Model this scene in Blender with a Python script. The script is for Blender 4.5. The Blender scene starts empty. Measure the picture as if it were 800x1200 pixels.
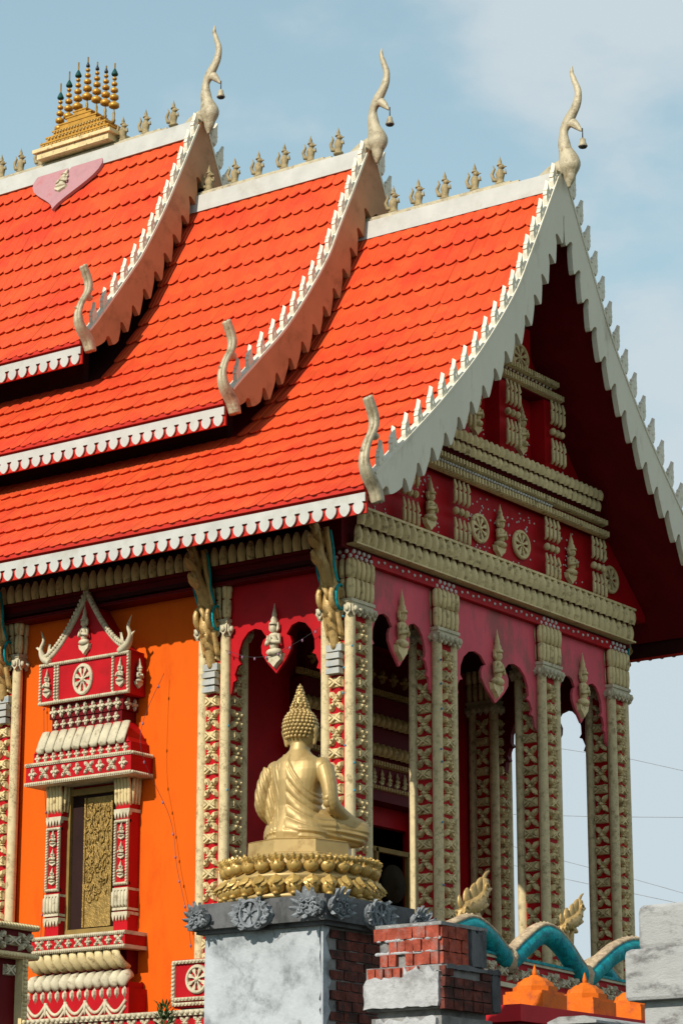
import bpy, math, random
from mathutils import Matrix, Vector
random.seed(7)
R = math.radians
S = bpy.context.scene
COL = S.collection

# ------------------------------------------------------------------ camera
cam_d = bpy.data.cameras.new("camera"); cam = bpy.data.objects.new("camera", cam_d); COL.objects.link(cam)
cam_d.sensor_fit = 'VERTICAL'; cam_d.sensor_height = 36.0; cam_d.lens = 3099.389 / 1200 * 36.0
cam_d.clip_start = 0.5; cam_d.clip_end = 6000
PITCH, YAW = R(15.5479), R(54.3101)
fw = Vector((math.sin(YAW) * math.cos(PITCH), math.cos(YAW) * math.cos(PITCH), math.sin(PITCH)))
rt = Vector((math.cos(YAW), -math.sin(YAW), 0)); up = rt.cross(fw)
M = Matrix((rt, up, -fw)).transposed().to_4x4()
CAM = Vector((-24.3827, -17.4781, 1.6))
M.translation = CAM
cam.matrix_world = M
S.camera = cam
# ------------------------------------------------------------------ light
SUN_D = Vector((1.0, -0.07, -0.64)).normalized()
sun_el = math.asin(-SUN_D.z); sun_az = math.atan2(-SUN_D.x, -SUN_D.y)
sd = bpy.data.lights.new("sun", 'SUN'); sd.energy = 4.6; sd.angle = R(0.6); sd.color = (1.0, 0.94, 0.85)
sun = bpy.data.objects.new("sun", sd); COL.objects.link(sun)
sun.rotation_euler = SUN_D.to_track_quat('-Z', 'Y').to_euler()
sun.location = (-20, 2, 30)
S.view_settings.view_transform = 'Standard'; S.view_settings.look = 'None'
S.view_settings.exposure = 0.0; S.view_settings.gamma = 1.0; S.view_settings.use_curve_mapping = False
S.cycles.max_bounces = 6; S.cycles.diffuse_bounces = 2

W = bpy.data.worlds.new("World"); S.world = W; W.use_nodes = True
nt = W.node_tree; nt.nodes.clear()
def N(t, nodes, **kw):
    n = nodes.new(t)
    for k, v in kw.items(): setattr(n, k, v)
    return n
out = N('ShaderNodeOutputWorld', nt.nodes); bg = N('ShaderNodeBackground', nt.nodes)
sky = N('ShaderNodeTexSky', nt.nodes, sky_type='NISHITA', sun_disc=False, sun_elevation=sun_el, sun_rotation=sun_az)
sky.air_density = 1.0; sky.dust_density = 1.0; sky.ozone_density = 1.0
tc = N('ShaderNodeTexCoord', nt.nodes)
mp = N('ShaderNodeMapping', nt.nodes); mp.inputs['Scale'].default_value = (1.0, 1.0, 1.9)
ns = N('ShaderNodeTexNoise', nt.nodes); ns.inputs['Scale'].default_value = 5.5; ns.inputs['Detail'].default_value = 7; ns.inputs['Roughness'].default_value = 0.52
nt.links.new(tc.outputs['Generated'], mp.inputs['Vector']); nt.links.new(mp.outputs['Vector'], ns.inputs['Vector'])
dot = N('ShaderNodeVectorMath', nt.nodes, operation='DOT_PRODUCT')
cd = rt * 0.9 - up * 0.35                            # cloud bank at right, carried on past the view to brighten the front
dot.inputs[1].default_value = cd; nt.links.new(tc.outputs['Generated'], dot.inputs[0])
mr = N('ShaderNodeMapRange', nt.nodes); mr.inputs['From Min'].default_value = -0.02; mr.inputs['From Max'].default_value = 0.11
mr.inputs['To Min'].default_value = -0.07; mr.inputs['To Max'].default_value = 0.22
nt.links.new(dot.outputs['Value'], mr.inputs['Value'])
ad = N('ShaderNodeMath', nt.nodes, operation='ADD'); nt.links.new(ns.outputs['Fac'], ad.inputs[0]); nt.links.new(mr.outputs['Result'], ad.inputs[1])
cr = N('ShaderNodeMapRange', nt.nodes, interpolation_type='SMOOTHSTEP'); cr.inputs['From Min'].default_value = 0.49; cr.inputs['From Max'].default_value = 0.64
cr.inputs['To Max'].default_value = 0.88
nt.links.new(ad.outputs[0], cr.inputs['Value'])
mul = N('ShaderNodeMix', nt.nodes, data_type='RGBA', blend_type='MULTIPLY'); mul.inputs['Factor'].default_value = 1.0
SKY_K = 0.1
mul.inputs[7].default_value = (1, 1, 1, 1)
nt.links.new(sky.outputs[0], mul.inputs[6])
haz = N('ShaderNodeMix', nt.nodes, data_type='RGBA'); sxyz = N('ShaderNodeSeparateXYZ', nt.nodes); nt.links.new(tc.outputs['Generated'], sxyz.inputs[0])
hm = N('ShaderNodeMapRange', nt.nodes); hm.inputs['From Min'].default_value = 0.35; hm.inputs['From Max'].default_value = 0.85
hm.inputs['To Min'].default_value = 0.80; hm.inputs['To Max'].default_value = 0.12
nt.links.new(sxyz.outputs['Z'], hm.inputs['Value']); nt.links.new(hm.outputs['Result'], haz.inputs['Factor'])
haz.inputs[7].default_value = (4.6, 6.8, 7.75, 1)
nt.links.new(mul.outputs[2], haz.inputs[6])
mx = N('ShaderNodeMix', nt.nodes, data_type='RGBA'); nt.links.new(cr.outputs['Result'], mx.inputs['Factor'])
nt.links.new(haz.outputs[2], mx.inputs[6]); mx.inputs[7].default_value = (6.1, 6.95, 7.4, 1)
nt.links.new(mx.outputs[2], bg.inputs['Color']); bg.inputs['Strength'].default_value = SKY_K
nt.links.new(bg.outputs[0], out.inputs['Surface'])

# ------------------------------------------------------------------ materials
def mat(name, col, rough=0.6, metal=0.0, var=0.18, scale=2.5, dirt=None, damt=0.5, dscale=1.5, dlo=0.5, dhi=0.7,
        bump=0.0, bscale=40.0, crack=None, stretch=(1, 1, 1), grooves=None, cells=None):
    m = bpy.data.materials.new(name); m.use_nodes = True
    col = tuple(c * .82 for c in col); dirt = tuple(c * .82 for c in dirt) if dirt else None
    t = m.node_tree; n = t.nodes; b = n['Principled BSDF']
    b.inputs['Roughness'].default_value = rough; b.inputs['Metallic'].default_value = metal
    if not metal: b.inputs['Specular IOR Level'].default_value = 0.13
    g = N('ShaderNodeNewGeometry', n)
    mp = N('ShaderNodeMapping', n); mp.inputs['Scale'].default_value = stretch
    t.links.new(g.outputs['Position'], mp.inputs['Vector'])
    def noise(s, d=6, r=0.6):
        q = N('ShaderNodeTexNoise', n); q.inputs['Scale'].default_value = s; q.inputs['Detail'].default_value = d
        q.inputs['Roughness'].default_value = r; t.links.new(mp.outputs[0], q.inputs['Vector']); return q
    n1 = noise(scale)
    r1 = N('ShaderNodeMapRange', n); r1.inputs['From Min'].default_value = 0.3; r1.inputs['From Max'].default_value = 0.7
    t.links.new(n1.outputs['Fac'], r1.inputs['Value'])
    m1 = N('ShaderNodeMix', n, data_type='RGBA')
    m1.inputs[6].default_value = tuple(c * (1 - var) for c in col) + (1,)
    m1.inputs[7].default_value = tuple(min(1, c * (1 + var)) for c in col) + (1,)
    t.links.new(r1.outputs[0], m1.inputs['Factor']); cur = m1.outputs[2]
    if dirt:
        n2 = noise(dscale, 9, 0.68)
        r2 = N('ShaderNodeMapRange', n, interpolation_type='SMOOTHSTEP'); r2.inputs['From Min'].default_value = dlo; r2.inputs['From Max'].default_value = dhi
        r2.inputs['To Max'].default_value = damt
        t.links.new(n2.outputs['Fac'], r2.inputs['Value'])
        m2 = N('ShaderNodeMix', n, data_type='RGBA'); m2.inputs[7].default_value = tuple(dirt) + (1,)
        t.links.new(r2.outputs[0], m2.inputs['Factor']); t.links.new(cur, m2.inputs[6]); cur = m2.outputs[2]
    if crack:
        ccol, cs, cw = crack
        v = N('ShaderNodeTexVoronoi', n, feature='DISTANCE_TO_EDGE'); v.inputs['Scale'].default_value = cs
        dn = noise(6, 4)
        vm = N('ShaderNodeVectorMath', n, operation='MULTIPLY_ADD'); vm.inputs[1].default_value = (.22, .22, .22)
        t.links.new(dn.outputs['Color'], vm.inputs[0]); t.links.new(mp.outputs[0], vm.inputs[2]); t.links.new(vm.outputs[0], v.inputs['Vector'])
        r3 = N('ShaderNodeMapRange', n); r3.inputs['From Min'].default_value = 0.0; r3.inputs['From Max'].default_value = cw
        r3.inputs['To Min'].default_value = 0.8; r3.inputs['To Max'].default_value = 0.0
        t.links.new(v.outputs['Distance'], r3.inputs['Value'])
        n4 = noise(2.2, 3); r4 = N('ShaderNodeMapRange', n); r4.inputs['From Min'].default_value = .5; r4.inputs['From Max'].default_value = .62
        t.links.new(n4.outputs['Fac'], r4.inputs['Value'])
        mm = N('ShaderNodeMath', n, operation='MULTIPLY'); t.links.new(r3.outputs[0], mm.inputs[0]); t.links.new(r4.outputs[0], mm.inputs[1])
        m3 = N('ShaderNodeMix', n, data_type='RGBA'); m3.inputs[7].default_value = tuple(ccol) + (1,)
        t.links.new(mm.outputs[0], m3.inputs['Factor']); t.links.new(cur, m3.inputs[6]); cur = m3.outputs[2]
    if cells:
        v = N('ShaderNodeTexVoronoi', n); v.inputs['Scale'].default_value = cells[0]; t.links.new(g.outputs['Position'], v.inputs['Vector'])
        sp = N('ShaderNodeSeparateColor', n); t.links.new(v.outputs['Color'], sp.inputs[0])
        hs = N('ShaderNodeHueSaturation', n); t.links.new(cur, hs.inputs['Color'])
        for ch, nm, lo, hi in ((0, 'Value', 1 - cells[1], 1 + cells[1]), (1, 'Hue', .5 - cells[2], .5 + cells[2])):
            r5 = N('ShaderNodeMapRange', n); r5.inputs['To Min'].default_value = lo; r5.inputs['To Max'].default_value = hi
            t.links.new(sp.outputs[ch], r5.inputs['Value']); t.links.new(r5.outputs[0], hs.inputs[nm])
        cur = hs.outputs[0]
    t.links.new(cur, b.inputs['Base Color'])
    if grooves:
        w_ = N('ShaderNodeTexWave', n, wave_type='BANDS', bands_direction='Y', wave_profile='SIN'); w_.inputs['Scale'].default_value = grooves
        w_.inputs['Distortion'].default_value = .3; t.links.new(g.outputs['Position'], w_.inputs['Vector'])
        bg_ = N('ShaderNodeBump', n); bg_.inputs['Strength'].default_value = .8; bg_.inputs['Distance'].default_value = .012
        t.links.new(w_.outputs['Fac'], bg_.inputs['Height']); t.links.new(bg_.outputs[0], b.inputs['Normal'])
    if bump:
        n5 = noise(bscale, 5, 0.6)
        bm = N('ShaderNodeBump', n); bm.inputs['Strength'].default_value = bump; bm.inputs['Distance'].default_value = 0.02
        t.links.new(n5.outputs['Fac'], bm.inputs['Height']); t.links.new(bm.outputs[0], b.inputs['Normal'])
    return m

M_TILE = mat('glazed_tile', (0.82, 0.098, 0.028), 0.5, var=0.12, scale=3.0, dirt=(0.72, 0.055, 0.022), damt=0.6, dscale=0.6, dlo=.48, dhi=.62, grooves=5.08, cells=(4.6, .05, .002))
M_DECK = mat('roof_lining', (0.20, 0.006, 0.010), 0.6, var=0.2)
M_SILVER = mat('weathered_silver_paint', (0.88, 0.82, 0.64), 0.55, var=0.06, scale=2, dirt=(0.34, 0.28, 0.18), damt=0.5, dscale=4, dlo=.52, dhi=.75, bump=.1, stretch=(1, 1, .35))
M_BROWNB = mat('bounce_browned_silver_paint', (0.56, 0.29, 0.14), 0.6, var=0.12, scale=2, dirt=(0.30, 0.15, 0.07), damt=0.6, dscale=2.5, dlo=.5, dhi=.7)  # brown bounce light from the tiles below, mixed into the board colour
M_WHITE = mat('white_fretwork_paint', (0.60, 0.59, 0.53), 0.6, var=0.10, scale=3, dirt=(0.42, 0.38, 0.30), damt=0.5, dscale=2.2)
M_FASCIA = mat('red_fascia_paint', (0.62, 0.035, 0.02), 0.5, var=0.15)
M_CREAM = mat('cream_gilded_stucco', (0.88, 0.70, 0.36), 0.5, var=0.18, scale=5, dirt=(0.13, 0.075, 0.025), damt=0.75, dscale=10, dlo=.5, dhi=.7, bump=.2, bscale=50)
M_FLOW = mat('gilt_flower_stucco', (0.80, 0.63, 0.32), 0.5, var=0.22, scale=7, dirt=(0.14, 0.08, 0.03), damt=0.75, dscale=11, dlo=.5, dhi=.68, bump=.3, bscale=60)
M_CREAMW = mat('pale_stucco', (0.68, 0.60, 0.41), 0.55, var=0.18, scale=6, dirt=(0.18, 0.12, 0.05), damt=0.7, dscale=10, dlo=.52, dhi=.7, bump=.2, bscale=50)
M_POST = mat('crazed_cream_tile', (0.78, 0.63, 0.35), 0.5, var=0.15, scale=9, dirt=(0.20, 0.13, 0.05), damt=0.7, dscale=11, crack=((0.16, 0.11, 0.05), 16, 0.05))
M_RED = mat('temple_red_paint', (0.50, 0.006, 0.011), 0.5, var=0.18, scale=2.0, dirt=(0.28, 0.008, 0.008), damt=0.5, dscale=3)
M_MAROON = mat('dark_red_paint', (0.15, 0.003, 0.006), 0.5, var=0.18, scale=2.0)
M_PINK = mat('faded_pink_red_paint', (0.84, 0.13, 0.165), 0.6, var=0.12, scale=1.5, dirt=(0.36, 0.14, 0.12), damt=0.75, dscale=2.4, dlo=.48, dhi=.64, stretch=(1, 1, .5))
M_ORANGE = mat('orange_wall_paint', (0.84, 0.128, 0.003), 0.75, var=0.08, scale=1.6, dirt=(0.62, 0.07, 0.003), damt=0.6, dscale=1.6, bump=.12, bscale=40, stretch=(1, 1, .35))
M_GOLD = mat('gold_paint', (0.52, 0.355, 0.13), 0.48, metal=0.3, var=0.16, scale=4, dirt=(0.30, 0.16, 0.04), damt=0.6, dscale=7, dlo=.52, dhi=.7)
M_GOLDY = mat('deep_gold_paint', (0.66, 0.33, 0.035), 0.38, metal=0.3, var=0.18, scale=6, dirt=(0.30, 0.13, 0.02), damt=0.5, dscale=10)
M_BRONZE = mat('carved_bronze', (0.36, 0.22, 0.05), 0.4, metal=0.4, var=0.3, scale=14, bump=.9, bscale=26)
M_STONE = mat('dark_weathered_stone', (0.17, 0.17, 0.17), 0.85, var=0.35, scale=7, dirt=(0.04, 0.04, 0.04), damt=0.85, dscale=3.5, dlo=.45, dhi=.65, bump=.5, bscale=30, stretch=(1, 1, .45))
M_CARVE = mat('grey_carved_stone', (0.27, 0.29, 0.30), 0.85, var=0.35, scale=12, dirt=(0.06, 0.06, 0.06), damt=0.7, dscale=9, bump=.4, bscale=40)
M_PLASTER = mat('stained_blue_grey_plaster', (0.52, 0.55, 0.56), 0.85, var=0.12, scale=4, dirt=(0.15, 0.165, 0.17), damt=0.85, dscale=2.8, dlo=.47, dhi=.70, bump=.35, bscale=22, crack=((0.07, 0.06, 0.045), 3.4, 0.045))
M_WPLASTER = mat('peeling_white_plaster', (0.52, 0.52, 0.51), 0.9, var=0.12, scale=9, dirt=(0.26, 0.25, 0.24), damt=0.7, dscale=6, dlo=.5, dhi=.66, bump=.8, bscale=18)
M_BLOCKP = mat('streaked_white_plaster', (0.44, 0.44, 0.42), 0.88, var=0.10, scale=4, dirt=(0.13, 0.12, 0.11), damt=0.85, dscale=2.6, dlo=.49, dhi=.68, bump=.35, bscale=25, stretch=(1.4, 1.4, 3.0))
M_BRICK = mat('red_brick', (0.40, 0.085, 0.05), 0.9, var=0.45, scale=13, dirt=(0.34, 0.27, 0.24), damt=0.75, dscale=9, bump=.6, bscale=40)
M_DBRICK = mat('shade_dark_brick', (0.17, 0.05, 0.036), 0.9, var=0.5, scale=11, dirt=(0.04, 0.035, 0.03), damt=0.8, dscale=6, dlo=.45, dhi=.65, bump=.6, bscale=40)  # darker brick for faces turned from the sun, shade in the colour
M_MORTAR = mat('grey_mortar', (0.30, 0.29, 0.27), 0.95, var=0.3, scale=9, dirt=(0.10, 0.10, 0.10), damt=0.8, dscale=5, bump=.6, bscale=30)
M_TEAL = mat('teal_paint', (0.008, 0.33, 0.36), 0.45, var=0.25, scale=6, dirt=(0.03, 0.15, 0.14), damt=0.6, dscale=5, bump=.6, bscale=40, cells=(20, .28, .02))
M_NAGAC = mat('cream_scale_paint', (0.62, 0.47, 0.30), 0.55, var=0.2, scale=9, dirt=(0.30, 0.18, 0.08), damt=0.5, dscale=14, bump=.9, bscale=45, cells=(22, .25, .01))
M_CAPO = mat('orange_cap_paint', (0.80, 0.17, 0.012), 0.55, var=0.12, scale=5, dirt=(0.42, 0.09, 0.04), damt=0.7, dscale=9, bump=.3, bscale=30)
M_CAPR = mat('red_coping_paint', (0.60, 0.018, 0.025), 0.5, var=0.12)
M_BEAD = mat('mirror_glass_bead', (0.80, 0.78, 0.74), 0.2, var=0.05)
M_BLUEB = mat('blue_glass_bead', (0.06, 0.30, 0.45), 0.2, var=0.2)
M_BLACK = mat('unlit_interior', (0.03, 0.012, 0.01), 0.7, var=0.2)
M_DARKM = mat('dark_metal', (0.05, 0.05, 0.055), 0.5, metal=.4, var=0.2)
M_GREEN = mat('dark_green_metal', (0.02, 0.09, 0.08), 0.5, var=0.2)
M_LEAF = mat('leaf_green', (0.05, 0.11, 0.03), 0.6, var=0.4, scale=20)
M_GROUND = mat('dusty_ground', (0.10, 0.11, 0.06), 0.95, var=0.2, scale=.5, dirt=(.16, .13, .09), dscale=.2)
M_PAVE = mat('terrace_paving', (0.09, 0.085, 0.075), 0.9, var=0.2, scale=1.5)
M_HORN = mat('dulled_gilt_silver', (0.56, 0.48, 0.31), 0.55, metal=.1, var=.2, scale=6, dirt=(.20, .13, .05), damt=.75, dscale=8, dlo=.48, dhi=.7, bump=.4, bscale=30)
M_CEIL = mat('shade_dark_lining', (0.05, 0.008, 0.008), .8)  # near-black: the shade under the roofs is put into this colour
M_HEART = mat('dusty_pink_paint', (0.52, 0.27, 0.28), 0.65, var=0.12, scale=4, dirt=(.45, .13, .13), damt=.5, dscale=4)
M_CURL = mat('gold_curl_paint', (0.52, 0.35, 0.12), 0.4, metal=0.35, var=0.2, scale=9)
M_BULB = mat('dim_bulb', (0.30, 0.16, 0.24), 0.25, var=.5, scale=30)

# ------------------------------------------------------------------ mesh builder
class MB:
    def __init__(s, relief=False): s.v = []; s.f = []; s.sm = []; s.relief = relief
    def add(s, vs, fs, smooth=False):
        o = len(s.v)
        s.v += [(a, -c, b) for a, b, c in vs] if s.relief else [tuple(p) for p in vs]
        s.f += [tuple(i + o for i in f) for f in fs]; s.sm += [smooth] * len(fs); return s
    def box(s, a0, a1, b0, b1, c0, c1):
        vs = [(a0, b0, c0), (a1, b0, c0), (a1, b1, c0), (a0, b1, c0), (a0, b0, c1), (a1, b0, c1), (a1, b1, c1), (a0, b1, c1)]
        return s.add(vs, [(3, 2, 1, 0), (4, 5, 6, 7), (0, 1, 5, 4), (1, 2, 6, 5), (2, 3, 7, 6), (3, 0, 4, 7)])
    def taper(s, a0, a1, b0, b1, c0, c1, da, db):      # box whose c1 face is inset by da, db
        vs = [(a0, b0, c0), (a1, b0, c0), (a1, b1, c0), (a0, b1, c0), (a0 + da, b0 + db, c1), (a1 - da, b0 + db, c1), (a1 - da, b1 - db, c1), (a0 + da, b1 - db, c1)]
        return s.add(vs, [(3, 2, 1, 0), (4, 5, 6, 7), (0, 1, 5, 4), (1, 2, 6, 5), (2, 3, 7, 6), (3, 0, 4, 7)])
    def prism(s, poly, c0, c1, fn=None, inset=0.0):    # polygon (a,b), extruded c0..c1
        area = sum(poly[i][0] * poly[(i + 1) % len(poly)][1] - poly[(i + 1) % len(poly)][0] * poly[i][1] for i in range(len(poly)))
        if area < 0: poly = poly[::-1]
        n = len(poly)
        ca = sum(p[0] for p in poly) / n; cb = sum(p[1] for p in poly) / n; k = 1 - inset
        vs = [(a, b, c0) for a, b in poly] + [(ca + (a - ca) * k, cb + (b - cb) * k, c1) for a, b in poly]
        fs = [tuple(range(n - 1, -1, -1)), tuple(range(n, 2 * n))] + [(i, (i + 1) % n, n + (i + 1) % n, n + i) for i in range(n)]
        if fn: vs = [fn(*p) for p in vs]
        return s.add(vs, fs)
    def lathe(s, prof, n=16, c=(0, 0, 0), axis=2, smooth=True, sx=1, sy=1, ph=0):
        vs = []; fs = []
        for r, z in prof:
            for i in range(n):
                t = 2 * math.pi * i / n + ph
                p = (r * math.cos(t) * sx, r * math.sin(t) * sy, z)
                if axis == 1: p = (p[0], p[2], -p[1])
                vs.append((p[0] + c[0], p[1] + c[1], p[2] + c[2]))
        for k in range(len(prof) - 1):
            for i in range(n):
                j = (i + 1) % n; fs.append((k * n + i, k * n + j, (k + 1) * n + j, (k + 1) * n + i))
        s.add(vs, fs, smooth)
        o = len(s.v) - len(vs)
        s.f.append(tuple(o + i for i in range(n - 1, -1, -1))); s.f.append(tuple(o + (len(prof) - 1) * n + i for i in range(n))); s.sm += [False, False]
        return s
    def ell(s, c, r, n=10, m=6, smooth=True):
        vs = []; fs = []
        for k in range(1, m):
            ph = math.pi * k / m
            for i in range(n):
                t = 2 * math.pi * i / n
                vs.append((c[0] + r[0] * math.sin(ph) * math.cos(t), c[1] + r[1] * math.sin(ph) * math.sin(t), c[2] - r[2] * math.cos(ph)))
        b = len(vs); vs.append((c[0], c[1], c[2] - r[2])); vs.append((c[0], c[1], c[2] + r[2]))
        for k in range(m - 2):
            for i in range(n):
                j = (i + 1) % n; fs.append((k * n + i, k * n + j, (k + 1) * n + j, (k + 1) * n + i))
        for i in range(n):
            j = (i + 1) % n; fs.append((b, j, i)); fs.append((b + 1, (m - 2) * n + i, (m - 2) * n + j))
        return s.add(vs, fs, smooth)
    def tube(s, pts, rad, n=8, flat=1.0, ref=None, smooth=True):
        pts = [Vector(p) for p in pts]; k = len(pts)
        if not isinstance(rad, (list, tuple)): rad = [rad] * k
        vs = []; fs = []; a = None
        for i, p in enumerate(pts):
            t = (pts[min(i + 1, k - 1)] - pts[max(i - 1, 0)]).normalized()
            if a is None:
                a = Vector(ref) if ref else (Vector((0, 0, 1)) if abs(t.z) < 0.9 else Vector((1, 0, 0)))
            a = (a - t * a.dot(t)).normalized(); b = t.cross(a)
            for j in range(n):
                th = 2 * math.pi * j / n
                vs.append(p + a * (rad[i] * math.cos(th)) + b * (rad[i] * flat * math.sin(th)))
        for i in range(k - 1):
            for j in range(n):
                q = (j + 1) % n; fs.append((i * n + j, i * n + q, (i + 1) * n + q, (i + 1) * n + j))
        s.add(vs, fs, smooth)
        o = len(s.v) - len(vs)
        s.f.append(tuple(o + j for j in range(n - 1, -1, -1))); s.f.append(tuple(o + (k - 1) * n + j for j in range(n))); s.sm += [False, False]
        return s
    def leaf(s, base, tip, w, th=0.03, bend=(0, 0, 0), side=(1, 0, 0)):   # curved pointed leaf with a ridge
        b = Vector(base); t = Vector(tip); sd = Vector(side); L = t - b; nr = sd.cross(L).normalized(); bd = Vector(bend)
        prof = [(0, .45), (.25, .95), (.5, 1.0), (.75, .6), (1, .02)]
        vs = []
        for q, ww in prof:
            c = b + L * q + bd * (math.sin(q * math.pi / 2) ** 2)
            vs += [c - sd * w * ww / 2, c + nr * th, c + sd * w * ww / 2, c - nr * th * .5]
        fs = [(0, 3, 2, 1)]
        for i in range(4):
            o = i * 4
            for j in range(4): fs.append((o + j, o + (j + 1) % 4, o + 4 + (j + 1) % 4, o + 4 + j))
        fs.append((16, 17, 18, 19))
        return s.add(vs, fs)
    def mesh(s, name, m):
        me = bpy.data.meshes.new(name); me.from_pydata(s.v, [], s.f); me.polygons.foreach_set('use_smooth', s.sm); me.update()
        me.materials.append(m); return me

def link(name, me, parent=None, loc=(0, 0, 0), rz=0.0, sc=1.0, kind=None, label=None):
    o = bpy.data.objects.new(name, me); COL.objects.link(o)
    if parent: o.parent = parent
    o.location = loc; o.rotation_euler = (0, 0, rz)
    o.scale = sc if isinstance(sc, (tuple, list)) else (sc, sc, sc)
    if kind: o['kind'] = kind
    if label: o['label'] = label
    return o
def obj(name, mb, m, parent=None, **k): return link(name, mb.mesh(name, m), parent, **k)
def tag(o, label, cat, group=None):
    o['label'] = label; o['category'] = cat
    if group: o['group'] = group
    return o
def thing(name, label, cat, loc=(0, 0, 0), rz=0, group=None):
    o = bpy.data.objects.new(name, None); COL.objects.link(o); o.location = loc; o.rotation_euler = (0, 0, rz); o.empty_display_size = .2
    return tag(o, label, cat, group)
FRONT, SIDE, RIGHT, BACK = 0.0, -math.pi / 2, math.pi / 2, math.pi
RB = lambda: MB(True)        # relief builder: (u right, v up, w out) facing -Y

# ------------------------------------------------------------------ shared relief meshes
def fig_mesh(m):             # praying seated deity with pointed crown, 1 m tall, base at v=0
    b = RB()
    b.prism([(0, 0), (.10, .07), (.21, .12), (.26, .22), (.14, .20), (0, .22), (-.14, .20), (-.26, .22), (-.21, .12), (-.10, .07)], 0, .07, inset=.15)
    b.ell((0, .25, .05), (.22, .065, .09)); b.ell((0, .40, .05), (.115, .16, .08)); b.ell((0, .50, .05), (.15, .05, .07))
    for q in (-1, 1):
        b.tube([(q * .14, .50, .06), (q * .19, .38, .08), (q * .03, .40, .15)], [.045, .04, .03], 6)
    b.tube([(0, .38, .15), (0, .47, .15)], [.035, .02], 6)
    b.ell((0, .61, .06), (.085, .085, .075)); b.lathe([(.11, .66), (.10, .69), (.07, .71), (.075, .74), (.045, .79), (.05, .82), (.02, .92), (.004, 1.0)], 8, (0, 0, .05), axis=1)
    for q in (-1, 1): b.prism([(q * .08, .56), (q * .14, .60), (q * .13, .70), (q * .08, .66)], .03, .07)
    return b.mesh('figure', m)
FIG = fig_mesh(M_CREAM); FIGW = fig_mesh(M_CREAMW)
def wheel_mesh(m, spokes=8):
    b = RB(); n = 28
    vs = []; fs = []
    rings = [(1.0, 0), (1.0, .10), (.93, .16), (.80, .16), (.76, .10), (.76, 0)]
    for r, w in rings:
        for i in range(n):
            t = 2 * math.pi * i / n; vs.append((r * math.cos(t), r * math.sin(t), w))
    for k in range(5):
        for i in range(n):
            j = (i + 1) % n; fs.append((k * n + i, (k) * n + j, (k + 1) * n + j, (k + 1) * n + i))
    b.add(vs, fs)
    b.ell((0, 0, .06), (.20, .20, .14), 10, 6)
    for k in range(spokes):
        t = 2 * math.pi * k / spokes + math.pi / spokes; c, s_ = math.cos(t), math.sin(t)
        poly = [(.15, -.05), (.40, -.05), (.58, -.13), (.80, -.13), (.80, .13), (.58, .13), (.40, .05), (.15, .05)]
        b.prism([(c * x - s_ * y, s_ * x + c * y) for x, y in poly], 0, .11)
    return b.mesh('wheel', m)
WHEEL = wheel_mesh(M_CREAM); WHEELW = wheel_mesh(M_CREAMW); WHEELS = wheel_mesh(M_CARVE, 6)
def petal_mesh(m, w=1.0, h=1.0, d=.5, flip=False):   # rounded lotus petal pad, width 1 height 1
    b = RB(); cols = 5; rows = 6; vs = []; fs = []
    for k in range(rows + 1):
        q = k / rows; hw = .425 * (1 - max(0, (q - .45) / .55) ** 2.4 * .75); bul = d * (.35 + .65 * math.sin(math.pi * min(1, .15 + .75 * q)))
        for i in range(cols + 1):
            u = -1 + 2 * i / cols
            vs.append((u * hw * w, (1 - q if flip else q) * h, bul * math.sqrt(max(0, 1 - (u * .96) ** 2)) - .02))
    for k in range(rows):
        for i in range(cols):
            a = k * (cols + 1) + i; f = (a, a + 1, a + cols + 2, a + cols + 1)
            fs.append(f[::-1] if flip else f)
    b.add(vs, fs, True); return b.mesh('petal', m)
PETAL = petal_mesh(M_CREAM); PETALD = petal_mesh(M_CREAM, flip=True); PETALW = petal_mesh(M_CREAMW); PETALWD = petal_mesh(M_CREAMW, flip=True)
def flower_x(m):
    b = RB()
    for k in range(4):
        t = math.pi / 4 + k * math.pi / 2; c, s_ = math.cos(t), math.sin(t)
        p = [(.06, -.05), (.30, -.15), (.50, -.14), (.66, 0), (.50, .14), (.30, .15), (.06, .05)]
        b.prism([((c * x - s_ * y) * 1.0, (s_ * x + c * y) * 1.25) for x, y in p], 0, .13, inset=.35)
        b.prism([((-s_ * 0 + c * .30 + dx) * 1.0, (s_ * .30 + dy) * 1.25) for dx, dy in ((.08, 0), (0, .08), (-.08, 0), (0, -.08))], .1, .2, inset=.5)
    for k in range(4):
        t = k * math.pi / 2; c, s_ = math.cos(t), math.sin(t)
        b.prism([(c * x - s_ * y, s_ * x + c * y) for x, y in [(.08, -.07), (.36, 0), (.08, .07)]], 0, .09, inset=.3)
    b.ell((0, 0, .08), (.13, .13, .10), 8, 5)
    return b.mesh('flower_tile', m)
def cushion(m):
    b = RB(); b.taper(-.46, .46, -.30, .30, 0, .06, .04, .04)
    for s_ in (1, -1):
        b.prism([(-.44, s_ * .28), (-.30, s_ * .28), (0, s_ * .06), (.30, s_ * .28), (.44, s_ * .28), (.10, 0), (-.10, 0)], .05, .15)
    b.prism([(-.42, -.2), (-.12, 0), (-.42, .2)], .05, .17, inset=.3); b.prism([(.42, -.2), (.42, .2), (.12, 0)], .05, .17, inset=.3)
    return b.mesh('flower_tile', m)
FLX, CUS = flower_x(M_CREAM), cushion(M_CREAM)
FLXW, CUSW = flower_x(M_CREAMW), cushion(M_CREAMW)
FLXF, CUSF = flower_x(M_FLOW), cushion(M_FLOW)
def diamond(m):
    b = RB()
    for k in range(4):
        t = k * math.pi / 2; c, s_ = math.cos(t), math.sin(t)
        b.prism([(c * x - s_ * y, s_ * x + c * y) for x, y in [(.04, -.06), (.26, -.17), (.5, 0), (.26, .17), (.04, .06)]], 0, .16, inset=.3)
    b.ell((0, 0, .1), (.12, .12, .1), 8, 5); return b.mesh('flower_bud', m)
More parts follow.
